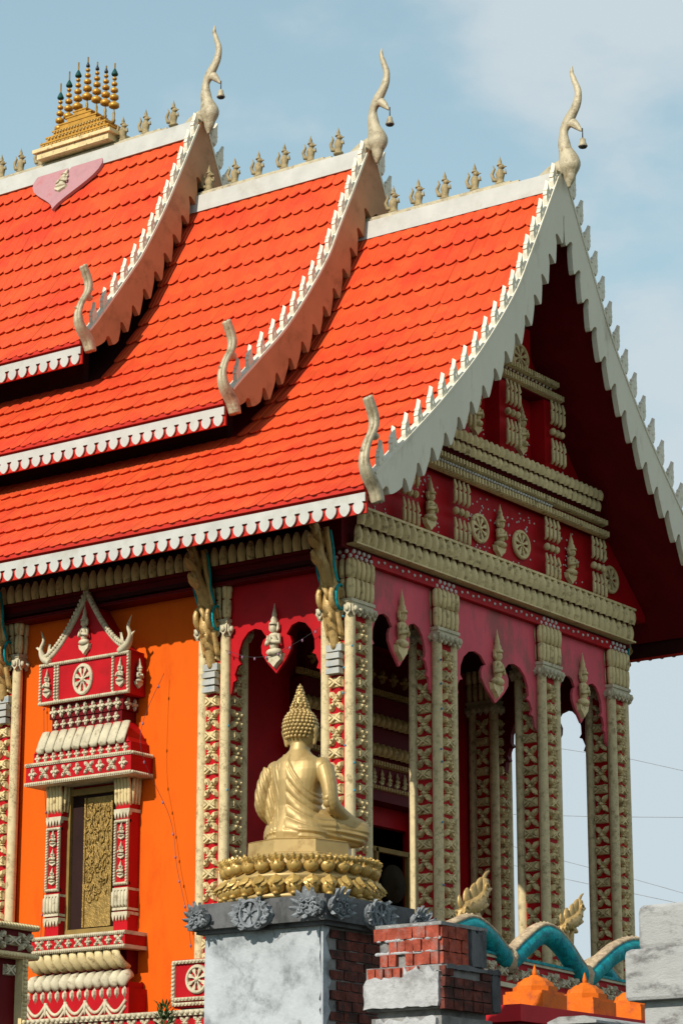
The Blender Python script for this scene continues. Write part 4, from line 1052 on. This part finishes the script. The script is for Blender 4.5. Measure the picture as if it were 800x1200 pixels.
# ------------------------------------------------------------------ orange capped fence in front
FN = thing('fence', 'low red fence wall topped with stepped orange caps', 'fence', (-3.2, -5.0, 2.4))
obj('rail', MB().box(-1.55, 3.6, -.27, .27, 1.08, 1.225), M_CAPR, FN); obj('wall', MB().box(-1.45, 3.6, -.18, .18, 0, 1.08), M_MAROON, FN)
cap = MB(); R8 = math.pi / 8
cap.box(-.205, .205, -.205, .205, 0, .135); cap.box(-.19, .19, -.19, .19, .135, .16)
for (r, z0, z1, r2) in ((.20, .16, .205, .20), (.175, .205, .25, .155), (.14, .25, .285, .10), (.07, .285, .31, .04)):
    cap.lathe([(r, z0), (r2, z1)], 8, smooth=False, ph=R8)
cap.lathe([(.022, .29), (.022, .34), (.014, .37), (.003, .405)], 6)
CAPME = cap.mesh('cap', M_CAPO)
for x in (-4.07, -3.20, -2.33, -1.46, -.59): link('cap', CAPME, FN, (x + 3.2, 0, 1.225))
obj('low_wall', MB().box(-5.6, -2.0, -6.5, -6.1, 2.4, 3.35).prism([(-6.53, 3.35), (-6.53, 3.37), (-6.42, 3.41), (-6.18, 3.41), (-6.07, 3.37), (-6.07, 3.35)], -5.63, -1.97, fn=lambda y, z, x: (x, y, z)), M_BLOCKP)
tag(bpy.data.objects['low_wall'], 'low grey stone wall whose coping just shows below the orange caps', 'wall')

# ------------------------------------------------------------------ statue pedestal
PX, PY = -8.207, -5.716                              # near corner of the cap
PED = thing('pedestal', 'plastered masonry pedestal with dark carved stone cap carrying the seated gold statue', 'pedestal', (PX + .67, PY + .67, 2.4))
def pl(b, name, m, **k):
    me = b.mesh(name, m)
    return link(name, me, PED, (-(PX + .67), -(PY + .67), -2.4), **k)
CW = 1.338
b = MB(); b.box(PX, PX + CW, PY, PY + CW, 3.985, 4.145); b.box(PX + .05, PX + CW - .05, PY + .05, PY + CW - .05, 3.955, 3.985); b.box(PX + .06, PX + CW - .06, PY + .06, PY + CW - .06, 4.145, 4.19); CAPO = pl(b, 'cap_slab', M_STONE)
BX0, BX1, BY0, BY1 = PX + .10, PX + CW - .10, PY + .10, PY + CW - .10
pl(MB().box(BX0 + .02, BX1 - .02, BY0 + .02, BY1 - .02, 2.4, 3.955), 'core', M_MORTAR)
# plaster coat on the sunny face, edge broken along the corner
b = MB(); edge = []
random.seed(3)
z = 2.4
while z < 3.955: edge.append((BY0 + random.uniform(-.005, .04), z)); z += random.uniform(.03, .07)
edge.append((BY0, 3.954))
b.prism([(BY1, 2.4)] + [(BY1, 3.954)] + edge[::-1], BX0, BX0 + .02, fn=lambda y, z, x: (x, y, z)); pl(b, 'plaster_coat', M_PLASTER)
b = MB(); poly = []
z = 2.4
while z < 3.954: poly.append((BX0 + random.uniform(.03, .11), z)); z += random.uniform(.03, .08)
b.prism([(BX0 + .001, 2.4)] + poly + [(BX0 + .08, 3.953), (BX0 + .001, 3.953)], BY0 + .001, BY0 + .02, fn=lambda x, z, y: (x, y, z)); pl(b, 'plaster_remnant', M_PLASTER)
def brick_mesh(w, h, d, m, n=4):
    out_ = []
    for k in range(n):
        b = MB(); j = lambda a: random.uniform(-a, a)
        hw, hh_, hd = w / 2, h / 2, d / 2
        vs = [(-hw + j(.004), -hd + j(.004), -hh_ + j(.004)), (hw + j(.004), -hd + j(.004), -hh_ + j(.004)), (hw, hd, -hh_), (-hw, hd, -hh_), (-hw + j(.004), -hd + j(.004), hh_ + j(.004)), (hw + j(.004), -hd + j(.004), hh_ + j(.004)), (hw, hd, hh_), (-hw, hd, hh_)]
        b.add(vs, [(3, 2, 1, 0), (4, 5, 6, 7), (0, 1, 5, 4), (1, 2, 6, 5), (2, 3, 7, 6), (3, 0, 4, 7)]); out_.append(b.mesh('brick', m))
    return out_
BRD = brick_mesh(.17, .066, .05, M_DBRICK); BRL = brick_mesh(.062, .076, .05, M_BRICK); BRL2 = brick_mesh(.1, .076, .05, M_BRICK); BRR = brick_mesh(.11, .074, .05, M_DBRICK); BRS = brick_mesh(.072, .074, .05, M_BRICK)
r_ = 0; z = 3.10
while z < 3.92:
    x = BX0 + .10 + (.09 if r_ % 2 else 0)
    while x < BX1 - .12:
        if random.random() > .06: link('brick', random.choice(BRD), PED, (x + .09 - (PX + .67), BY0 + .03 + random.uniform(-.012, .006) - (PY + .67), z + .035 - 2.4))
        x += .18
    z += .077; r_ += 1
# carved ornaments on the cap
def carved_leaf_cluster(b, sgn=1):
    rr = random.Random(5)
    b.ell((0, .0, .01), (.13, .11, .035), 12, 6)
    for (u, v, a, l, w) in ((0, .02, 90, .17, .085), (.045, .03, 76, .14, .075), (-.045, .03, 104, .14, .075), (.085, .0, 62, .10, .07), (-.085, .0, 118, .10, .07),
                            (.105, -.03, 35, .07, .06), (-.105, -.03, 145, .07, .06), (.09, -.07, -10, .06, .055), (-.09, -.07, 190, .06, .055), (.03, -.08, -60, .05, .05), (-.03, -.08, 240, .05, .05)):
        t = math.radians(a); b.leaf((u, v, .03), (u + l * math.cos(t), v + l * math.sin(t), .055), w, .022, bend=(.02 * math.cos(t + 1.5), .02 * math.sin(t + 1.5), .03), side=(-math.sin(t), math.cos(t), .15))
    for (u, v, r) in ((.05, .0, .035), (-.05, .0, .035), (0, .055, .028), (.085, -.05, .028), (-.085, -.05, .028), (0, -.06, .03), (.06, .06, .022), (-.06, .06, .022)):
        d = 1 if u > 0 else -1
        b.tube([(u + r * (1 - q / 11) * math.cos(d * q * .8), v + r * (1 - q / 11) * math.sin(d * q * .8), .055 + .002 * q) for q in range(10)], [.012 - .0007 * q for q in range(10)], 5)
    return b
wl = RB(); 
for k in range(12):
    t = 2 * math.pi * k / 12; c, s_ = math.cos(t), math.sin(t)
    if abs(c) > .2: wl.leaf((c * .11, s_ * .09, .02), (c * .20, s_ * .125, .045), .07, .022, bend=(0, .02, .02), side=(-s_, c, .2)); wl.tube([(c * .155 + .026 * math.cos(q * .9), s_ * .095 + .026 * math.sin(q * .9), .045) for q in range(8)], .011, 5)
wl.ell((0, 0, 0), (.20, .115, .03), 14, 6)
WLM = wl.mesh('leaf_scroll', M_CARVE); LCM = carved_leaf_cluster(RB()).mesh('carved_leaves', M_CARVE)
def onped(name, me, x, y, z, rz, sc=1.0): return link(name, me, PED, (x - (PX + .67), y - (PY + .67), z - 2.4), rz, sc)
onped('wheel_medallion', WHEELS, PX - .01, PY + .69, 4.07, SIDE, (.105, .3, .115)); onped('leaf_scroll', WLM, PX, PY + .69, 4.06, SIDE)
onped('wheel_medallion', WHEELS, PX + .67, PY - .01, 4.07, FRONT, (.105, .3, .115)); onped('leaf_scroll', WLM, PX + .67, PY, 4.06, FRONT)
onped('carved_leaves', LCM, PX - .01, PY + .12, 4.09, SIDE, (.95, 1, .75)); onped('carved_leaves', LCM, PX + .12, PY - .01, 4.09, FRONT, (.95, 1, .75))
onped('carved_leaves', LCM, PX - .01, PY + CW - .15, 4.07, SIDE, (.72, 1, .66)); onped('carved_leaves', LCM, PX + CW - .15, PY - .01, 4.07, FRONT, (.72, 1, .66)); onped('carved_leaves', LCM, PX + CW, PY + .07, 4.07, RIGHT, (.8, 1, .7))

# ------------------------------------------------------------------ the seated statue
SX, SY, SZ = PX + .64, PY + .72, 4.19
BUD = thing('seated_statue', 'gold seated Buddha statue seen from behind on a petalled lotus base', 'statue', (SX, SY, SZ))
b = MB(); b.lathe([(.60, 0), (.62, .02), (.55, .05), (.55, .14), (.60, .17), (.58, .20), (.53, .24), (.55, .30), (.52, .35), (.47, .36)], 40); LB = obj('lotus_base', b, M_GOLD, BUD)
def bud_mesh(up_):
    b = RB(); b.ell((0, -.005, .025), (.064, .06, .06), 10, 6)
    if up_:
        for u, v, w in ((0, .085, .07), (-.05, .075, .055), (.05, .075, .055)): b.leaf((u * .6, .02, .05), (u, v, .085), .06, .018, side=(1, 0, 0))
        for u in (-.03, .03): b.leaf((u, -.04, .05), (u * .5, .03, .085), .04, .012, side=(1, 0, 0))
    else:
        b.leaf((0, .085, .05), (0, -.005, .088), .095, .02, bend=(0, .01, .02), side=(-1, 0, 0)); b.leaf((-.045, .06, .04), (-.03, -.01, .085), .06, .014, side=(-1, 0, 0)); b.leaf((.045, .06, .04), (.03, -.01, .085), .06, .014, side=(-1, 0, 0)); b.ell((0, -.055, .06), (.03, .02, .03), 6, 4)
    return b.mesh('lotus_bud', M_GOLDY2)
M_GOLDY2 = mat('lotus_gold_paint', (0.58, 0.37, 0.10), 0.4, metal=.3, var=.2, scale=9, dirt=(.34, .16, .03), damt=.55, dscale=14)
B1, B2 = bud_mesh(True), bud_mesh(False)
for k in range(28):
    t = 2 * math.pi * (k + .5) / 28
    link('lotus_bud', B1, LB, (.555 * math.sin(t), -.555 * math.cos(t), .262), t, 1.0); link('lotus_bud', B2, LB, (.565 * math.sin(t), -.565 * math.cos(t), .09), t, 1.0)
b = MB(); b.lathe([(.47, .36), (.47, .375), (.43, .385), (.425, .48), (.43, .485), (.40, .495)], 8, smooth=False, ph=R(8)); obj('plinth', b, M_GOLD, BUD)
Z0 = .492
FA = R(9)                                           # facing: local +x turned so the back looks at the lens
def build_body():
    b = MB()
    secs = [(-.0, .30, .20, -.02), (.08, .29, .20, -.03), (.18, .225, .165, -.03), (.28, .20, .15, -.03), (.38, .21, .155, -.03), (.48, .235, .16, -.03), (.56, .255, .15, -.03), (.62, .24, .13, -.03), (.655, .20, .11, -.03), (.69, .13, .095, -.025), (.725, .088, .085, -.015), (.80, .078, .08, .0)]
    n = 28; vs = []; fs = []
    for z, hw, hd, cx in secs:
        for i in range(n):
            t = 2 * math.pi * i / n; c, s_ = math.cos(t), math.sin(t); e = .85
            vs.append((cx + hd * math.copysign(abs(c) ** e, c), hw * math.copysign(abs(s_) ** e, s_), z))
    for k in range(len(secs) - 1):
        for i in range(n): j = (i + 1) % n; fs.append((k * n + i, k * n + j, (k + 1) * n + j, (k + 1) * n + i))
    fs.append(tuple(range(n - 1, -1, -1))); fs.append(tuple((len(secs) - 1) * n + i for i in range(n))); b.add(vs, fs)
    for sg in (-1, 1):
        b.ell((-.02, sg * .235, .575), (.085, .09, .085), 14, 10)                                   # shoulders
        b.tube(smooth_path([(-.04, sg * .13, .10), (.12, sg * .30, .115), (.27, sg * .43, .10), (.31, sg * .45, .085)], 5), [.15, .15, .148, .145, .142, .138, .134, .13, .125, .12, .115, .11, .105, .10, .095, .085], 14, .85)
        b.ell((.28, sg * .42, .085), (.10, .095, .085), 14, 10)                                      # knees
        b.tube(smooth_path([(.30, sg * .42, .085), (.36, sg * .2, .10), (.33, -sg * .06, .13 if sg < 0 else .07)], 5), [.095, .093, .09, .086, .082, .078, .074, .07, .065, .06, .05], 12, .8)
        b.ell((.33, -sg * .12, .14 if sg < 0 else .075), (.06, .11, .045), 12, 8)                     # feet
    b.ell((.10, 0, .06), (.28, .34, .09), 18, 10)
    # right arm bare, hand over the knee
    b.tube(smooth_path([(-.03, -.27, .57), (-.055, -.325, .44), (-.05, -.355, .30), (.06, -.37, .235), (.19, -.385, .20), (.25, -.39, .19)], 5), [.082 - .0018 * i for i in range(26)], 14)
    b.ell((.28, -.395, .185), (.06, .045, .025), 12, 8)
    for q, l in ((-.034, .085), (-.012, .10), (.010, .095), (.031, .08)):
        b.tube(smooth_path([(.31, -.395 + q, .185), (.36, -.40 + q, .165), (.385, -.402 + q * 1.05, .165 - l)], 3), [.013, .0128, .0125, .012, .0115, .011, .009], 8)
    b.tube([(.26, -.355, .185), (.30, -.335, .175), (.335, -.33, .15)], [.015, .014, .010], 8)
    # left arm folded to the lap under the robe
    b.tube(smooth_path([(-.03, .27, .57), (-.06, .325, .44), (-.05, .345, .30), (.08, .30, .22), (.22, .12, .185), (.27, .04, .18)], 5), [.088 - .0017 * i for i in range(26)], 14)
    b.ell((.29, .0, .175), (.045, .075, .025), 12, 8)
    for q in range(4): b.tube(smooth_path([(.265 + .018 * q, -.05, .18), (.27 + .018 * q, -.10, .185), (.275 + .018 * q, -.14 + .012 * abs(q - 1), .195)], 3), [.012] * 6 + [.008], 8)
    b.tube([(.33, .02, .185), (.345, -.03, .20), (.335, -.07, .21)], [.014, .013, .009], 8)
    # head with face, ears
    b.ell((-.03, .24, .36), (.085, .11, .24), 12, 10)
    b.v = [(p[0], p[1] * .84, p[2]) for p in b.v]
    hv0 = len(b.v)
    b.ell((.015, 0, .90), (.118, .112, .145), 18, 14); b.ell((.03, 0, .83), (.082, .075, .07), 14, 10)
    b.tube([(.12, 0, .925), (.142, 0, .895), (.148, 0, .872), (.125, 0, .862)], [.012, .016, .02, .014], 8)
    b.ell((.112, 0, .838), (.014, .032, .009), 8, 6); b.ell((.108, 0, .823), (.014, .026, .009), 8, 6)
    for sg in (-1, 1):
        b.ell((.106, sg * .04, .915), (.014, .025, .009), 8, 6); b.ell((.112, sg * .042, .94), (.012, .036, .006), 8, 6)
        b.tube(smooth_path([(.0, sg * .108, .945), (-.015, sg * .122, .91), (-.005, sg * .118, .86), (.0, sg * .112, .80)], 3), [.012, .02, .024, .026, .024, .022, .02, .018, .016, .012], 8)
    b.v[hv0:] = [(p[0] * 1.06, p[1] * 1.06, .80 + (p[2] - .80) * 1.06 - .035) for p in b.v[hv0:]]
    return b
me0 = build_body().mesh('body_raw', M_GOLD)
tmp = bpy.data.objects.new('body_raw', me0); COL.objects.link(tmp)
rm = tmp.modifiers.new('r', 'REMESH'); rm.mode = 'VOXEL'; rm.voxel_size = .0065; rm.use_smooth_shade = True
sm_ = tmp.modifiers.new('s', 'SMOOTH'); sm_.factor = .5; sm_.iterations = 4
dg = bpy.context.evaluated_depsgraph_get(); me1 = bpy.data.meshes.new_from_object(tmp.evaluated_get(dg)); me1.name = 'body'
bpy.data.objects.remove(tmp); bpy.data.meshes.remove(me0)
def sstep(a, b_, x): t = max(0, min(1, (x - a) / (b_ - a))); return t * t * (3 - 2 * t)
nv = len(me1.vertices); cos_ = [0.0] * (3 * nv); nos_ = [0.0] * (3 * nv)
me1.vertices.foreach_get('co', cos_); me1.vertex_normals.foreach_get('vector', nos_)
for vi in range(nv):                                 # carve the robe folds into the surface
    x, y, z = cos_[3 * vi:3 * vi + 3]; nr = Vector(nos_[3 * vi:3 * vi + 3]); h = 0.0
    if z < .68 and z > .005:
        wav = lambda q: (abs(math.sin(q)) ** .6) - .55
        if y > .085:                                  # left arm and flank: steep folds
            q = (y - .30 * (z - .6)) / .021; h = .012 * wav(q * 1.6) * sstep(.085, .11, y) * sstep(.66, .58, z) * sstep(.02, .10, z)
        elif y > .02 and nr.x < .2:                   # shawl band hanging down the back
            h = .012
        elif nr.x < .35 and y > -.42:
            e = max(0, (y + .22) / .24); bound = .34 + .30 * e ** 1.4
            if x < .16 and (y > -.30):
                dlt = bound - z
                if dlt > 0 and z > .01:
                    k = 1 / (.25 + .75 * (z / max(.05, bound))); q = (z - .30 * e ** 1.4 * (z / bound)) / .026
                    h = .013 * (abs(math.sin(q * math.pi / 2)) ** .6 - .35) * sstep(0, .03, dlt) * sstep(.03, .10, z) + .006
    if z < .12 and abs(y) > .1 and nr.x < .5:
        h += .005 * math.sin((z * 1.0 + .12 * x) * 150) * sstep(.13, .08, z)
    cos_[3 * vi] += nr.x * h; cos_[3 * vi + 1] += nr.y * h; cos_[3 * vi + 2] += nr.z * h
me1.vertices.foreach_set('co', cos_); me1.update()
me1.materials.clear(); me1.materials.append(M_GOLD)
BODY = link('body', me1, BUD, (0, 0, Z0), FA, 1.04)
b = MB()
b.ell((-.005, 0, .935), (.122, .12, .135), 18, 12); b.ell((-.01, 0, 1.055), (.065, .065, .05), 14, 8); b.lathe([(.052, 1.08), (.046, 1.115), (.036, 1.15), (.026, 1.19), (.015, 1.225), (.004, 1.26)], 14, (-.01, 0, 0))
HT = lambda L_: [(p[0] * 1.06, p[1] * 1.06, .80 + (p[2] - .80) * 1.06 - .035) for p in L_]
b.v = HT(b.v)
HAIR = link('hair', b.mesh('hair', M_CURL), BUD, (0, 0, Z0), FA, 1.04)
b = MB(); k = 0
for row in range(11):
    ph = R(2 + row * 11.2); zz = .935 + .138 * math.cos(ph + R(10)); rr = math.sin(ph + R(10)); cnt = max(8, int(26 * rr))
    for i in range(cnt):
        t = 2 * math.pi * (i + .5 * (row % 2)) / cnt; xx, yy = -.005 + .125 * rr * math.cos(t), .123 * rr * math.sin(t)
        if xx > .065 and zz < .985 or zz < .82: continue
        if abs(yy) > .095 and zz < .93 and xx > -.03: continue
        b.ell((xx, yy, zz), (.0145, .0145, .0155), 6, 4)
for row in range(9):
    zz = 1.06 + row * .0215; r0 = (.066, .064, .056, .046, .039, .031, .024, .017, .009)[row]; cnt = max(5, int(r0 * 180))
    for i in range(cnt):
        t = 2 * math.pi * (i + .5 * (row % 2)) / cnt; b.ell((-.01 + r0 * math.cos(t), r0 * math.sin(t), zz), (.0125, .0125, .014), 6, 4)
b.v = HT(b.v)
link('hair_curls', b.mesh('hair_curls', M_CURL), HAIR, kind='stuff')

# ------------------------------------------------------------------ broken brick pillar
random.seed(11)
QX, QY = -8.883, -7.197
BP = thing('brick_pillar', 'crumbling brick pillar stub with flaking white plaster in front of the statue pedestal', 'pillar', (QX + .3, QY + .3, 2.4))
def bp(name, me, x=0, y=0, z=0, rz=0, sc=1.0, **k): return link(name, me, BP, (x - (QX + .3), y - (QY + .3), z - 2.4), rz, sc, **k)
b = MB(); b.box(QX + .02, QX + .56, QY + .02, QY + .53, 3.50, 3.775); b.box(QX - .05, QX + .65, QY - .04, QY + .60, 3.20, 3.50); b.box(QX + .02, QX + .6, QY + .02, QY + .55, 2.4, 3.2); b.box(QX - .03, QX + .62, QY - .02, QY + .57, 2.4, 3.15); bp('core', b.mesh('core', M_MORTAR))
b = MB(); b.box(QX - .01, QX + .585, QY - .01, QY + .55, 3.778, 3.803); bp('mortar_bed', b.mesh('mortar_bed', M_MORTAR))
for r_ in range(3):                                  # upper block, sunny face then shaded face
    z = 3.735 - r_ * .092; y = QY + .03
    me_ = BRL2 if r_ == 0 else BRL; st = .112 if r_ == 0 else .0705
    y += st * .3
    while y < QY + .53:
        if random.random() > .08: bp('brick', random.choice(me_), QX + .018 + random.uniform(-.010, .008), y, z, SIDE, (1.06, 1, 1.12))
        y += st
    x = QX + .05
    while x < QX + .36: bp('brick', random.choice(BRS), x, QY + .018 + random.uniform(-.006, .006), z, FRONT, (1.06, 1, 1.12)); x += .083
for r_ in range(4):
    z = 3.455 - r_ * .076
    x = QX + .0
    if r_ == 0:
        y = QY + .03
        while y < QY + .58:
            if y > QY + .16: bp('brick', random.choice(BRL), QX - .048 + random.uniform(-.004, .006), y, z, SIDE, (1.0, 1, .92))
            y += .074
    while x < QX + .56:
        if r_ > 0 or random.random() > .6: bp('brick', random.choice(BRR), x, QY - .040 + random.uniform(-.005, .006), z, FRONT, (1, 1, .9))
        x += .122
def ragged(y0, y1, z0, z1, x0, x1, amp, n=14, top=True):
    pts = [(y0, z0)]
    pts = [(y0 + (y1 - y0) * k / n + random.uniform(-.5, .5) * (y1 - y0) / n, z0 + random.uniform(-.3, .3) * amp) for k in range(n + 1)]
    pts += [(y1 + random.uniform(-.2, .2) * amp, z0 + (z1 - z0) * k / 6) for k in range(1, 6)]
    pts += [(y1 - (y1 - y0) * k / n + random.uniform(-.5, .5) * (y1 - y0) / n, z1 + random.uniform(-1, 1) * amp) for k in range(n + 1)]
    pts += [(y0 + random.uniform(-.2, .2) * amp, z1 - (z1 - z0) * k / 6) for k in range(1, 6)]
    return pts
b = MB(); b.prism(ragged(QY - .03, QY + .60, 3.215, 3.41, 0, 0, .022), QX - .085, QX - .04, fn=lambda y, z, x: (x, y, z)); b.prism(ragged(QY - .03, QY + .26, 3.36, 3.475, 0, 0, .03), QX - .081, QX - .04, fn=lambda y, z, x: (x, y, z))
bp('plaster_patch', b.mesh('plaster_patch', M_WPLASTER))
b = MB(); b.prism(ragged(QX + .38, QX + .57, 3.52, 3.77, 0, 0, .02), QY - .012, QY + .03, fn=lambda x, z, y: (x, y, z)); b.prism(ragged(QX - .04, QX + .66, 3.47, 3.505, 0, 0, .012), QY - .075, QY - .03, fn=lambda x, z, y: (x, y, z)); b.prism(ragged(QX + .55, QX + .66, 3.21, 3.47, 0, 0, .02), QY - .07, QY - .03, fn=lambda x, z, y: (x, y, z))
bp('plaster_patch', b.mesh('plaster_patch', M_STONE))
b = MB(); b.prism(ragged(QY + .02, QY + .5, 2.5, 3.135, 0, 0, .02), QX - .06, QX - .02, fn=lambda y, z, x: (x, y, z)); bp('plaster_patch', b.mesh('plaster_patch', M_WPLASTER))
b = MB()
for q in range(60):
    y = random.uniform(QY, QY + .54); z = random.choice((3.69, 3.60, 3.79)); b.ell((QX - .0, y, z), (.012, random.uniform(.02, .05), random.uniform(.008, .016)), 6, 4, False)
bp('mortar_smear', b.mesh('mortar_smear', M_WPLASTER), kind='stuff')

# ------------------------------------------------------------------ white block pillar at the right
KX, KY = -9.57, -9.14
WPIL = thing('block_pillar', 'grey white plastered block pillar with rain streaks at the right edge', 'pillar', (KX + .5, KY - .5, 2.4))
def rounded_block(x0, x1, y0, y1, z0, z1, r):
    b = MB(); poly = []
    for cx, cy, a0 in ((x1 - r, y1 - r, 0), (x0 + r, y1 - r, 90), (x0 + r, y0 + r, 180), (x1 - r, y0 + r, 270)):
        for k in range(5): a = R(a0 + 22.5 * k); poly.append((cx + r * math.cos(a), cy + r * math.sin(a)))
    n = len(poly); vs = []; cx, cy = (x0 + x1) / 2, (y0 + y1) / 2
    levels = [(z0, .985), (z0 + r * .5, 1), (z1 - r, 1), (z1 - r * .35, .988), (z1, .955)]
    for z, k in levels: vs += [(cx + (x - cx) * k, cy + (y - cy) * k, z) for x, y in poly]
    fs = [tuple(range(n - 1, -1, -1)), tuple((len(levels) - 1) * n + i for i in range(n))]
    for l in range(len(levels) - 1): fs += [(l * n + i, l * n + (i + 1) % n, (l + 1) * n + (i + 1) % n, (l + 1) * n + i) for i in range(n)]
    return b.add(vs, fs)
ox, oy = -(KX + .5), -(KY - .5)
link('upper_block', rounded_block(KX, KX + .9, KY - 1.0, KY, 3.425, 3.70, .05).mesh('upper_block', M_BLOCKP), WPIL, (ox, oy, -2.4))
link('lower_block', rounded_block(KX - .06, KX + .96, KY - 1.06, KY + .07, 3.10, 3.42, .04).mesh('lower_block', M_BLOCKP), WPIL, (ox, oy, -2.4))
link('shaft', rounded_block(KX + .02, KX + .88, KY - .98, KY - .02, 2.4, 3.11, .03).mesh('shaft', M_BLOCKP), WPIL, (ox, oy, -2.4))

# ------------------------------------------------------------------ dark red pillar at the left
LX, LY = -4.395, .674                                # right end of its front face
LP = thing('gate_pillar', 'dark maroon pillar with cream beaded capital at the lower left corner', 'pillar', (LX - .5, LY + .4, 2.4))
ox, oy = -(LX - .5), -(LY + .4)
link('shaft', MB().box(LX - 1.0, LX - .10, LY + .08, LY + .85, 2.4, 4.40).mesh('shaft', M_MAROON), LP, (ox, oy, -2.4))
link('capital', MB().box(LX - 1.06, LX - .02, LY + .03, LY + .9, 4.40, 4.70).mesh('capital', M_MAROON), LP, (ox, oy, -2.4))
b = RB()
for v in (4.70, 4.41): b.box(LX - 1.1, LX + .02, v - .03, v + .03, -.9, .03); beads(b, LX - 1.1, v, LX + .02, v, 26, .03, .03)
b.box(LX - .19, LX - .11, 2.4, 4.38, -.1, .02); beads(b, LX - .15, 2.5, LX - .15, 4.38, 44, .03, .02)
link('bead_moulding', b.mesh('bead_moulding', M_CREAM), LP, (ox, LY + oy, -2.4))
for k in range(5): link('flower_tile', FLXW if k % 2 == 0 else CUSW, LP, (LX - .12 - .2 * k + ox, LY + .03 + oy, 4.555 - 2.4), 0, (.21, .35, .16))
link('flower_tile', CUSW, LP, (LX - .30 + ox, LY + .08 + oy, 4.27 - 2.4), 0, (.16, .3, .18))

# ------------------------------------------------------------------ string lights, cables, plant
def string_light(pts, label, bulbs, plane):
    t = thing('string_lights', label, 'string lights', pts[0], group='strings of small coloured bulbs')
    o = Vector(pts[0]); P = [p - o for p in smooth_path(pts, 8)]
    b = MB(); b.tube(P, .003, 5); obj('wire', b, M_DARKM, t)
    bm = MB().ell((0, 0, -.02), (.014, .014, .022), 6, 4).mesh('bulb', M_BULB)
    for k in range(bulbs): link('bulb', bm, t, P[int((len(P) - 1) * (k + .5) / bulbs)])
string_light([(.24, 4.86, 8.3), (.24, 4.80, 7.2), (.24, 4.72, 6.4), (.24, 4.78, 5.6), (.24, 4.8, 4.8)], 'string of small bulbs hanging down the orange wall left of the window', 10, 0)
string_light([(.2, 2.86, 8.4), (-.18, 2.90, 7.5), (.22, 2.74, 6.6), (.22, 2.62, 6.0), (.22, 2.45, 5.4), (.22, 2.38, 5.0)], 'string of small bulbs hanging down the orange wall right of the window', 10, 0)
string_light([(.14, 1.86, 8.55), (.14, 1.5, 8.42), (.14, 1.15, 8.40), (.14, .8, 8.50), (.14, .45, 8.64)], 'string of small bulbs across the red side arch of the porch', 8, 0)
M_WIRE = mat('weathered_cable', (.42, .44, .47), .7)
def line3(name, pts, r, label):
    o = Vector(pts[0]); b = MB(); b.tube([Vector(p) - o for p in pts], r, 5); q = obj(name, b, M_WIRE); q.location = o
    tag(q, label, 'power line', 'power lines behind the temple')
for pts, lb in (([(34, 30.6, 14.5), (38.71, 23.07, 12.87), (39.99, 21.0, 12.14), (40.96, 19.34, 11.61), (41.95, 17.52, 10.98), (46, 10, 9.2)], 'upper of two close cables sagging down to the right behind the porch'),
                ([(34, 30.6, 13.7), (38.71, 23.07, 12.31), (39.99, 21.01, 11.64), (40.95, 19.35, 11.2), (41.95, 17.52, 10.72), (46, 10, 9.3)], 'lower of two close cables sagging down to the right behind the porch'),
                ([(34, 30.6, 15.9), (38.73, 23.03, 15.62), (40.02, 20.96, 15.35), (40.99, 19.29, 15.02), (42.01, 17.4, 14.48), (46, 10, 12.2)], 'faint cable crossing the sky highest beside the last porch column'),
                ([(34, 30.6, 13.7), (38.72, 23.06, 13.53), (40.48, 20.17, 13.39), (41.99, 17.44, 13.31), (46, 10, 13.0)], 'nearly level faint cable crossing the middle of the porch openings')):
    line3('power_line', pts, .010, lb)
PLN = thing('shrub', 'dark green bushy plant top at the bottom edge beside the statue pedestal', 'plant', (-.75, 1.98, 2.4))
b = MB(); b.tube([(0, 0, 0), (.02, .01, .9), (0, 0, 1.75)], [.03, .022, .008], 6); obj('stem', b, M_LEAF, PLN)
b = MB()
for k in range(420):
    h = random.uniform(.3, 1.86); r = .26 * (1 - (h / 2.0) ** 3) + .02; t = random.uniform(0, 6.28); rr = r * random.uniform(.3, 1)
    p = Vector((rr * math.cos(t), rr * math.sin(t), h)); d = Vector((math.cos(t) * .5, math.sin(t) * .5, random.uniform(.2, 1))).normalized() * random.uniform(.06, .10)
    b.leaf(p, p + d, .028, .004, side=(-math.sin(t), math.cos(t), .2))
obj('foliage', b, M_LEAF, PLN, kind='stuff')
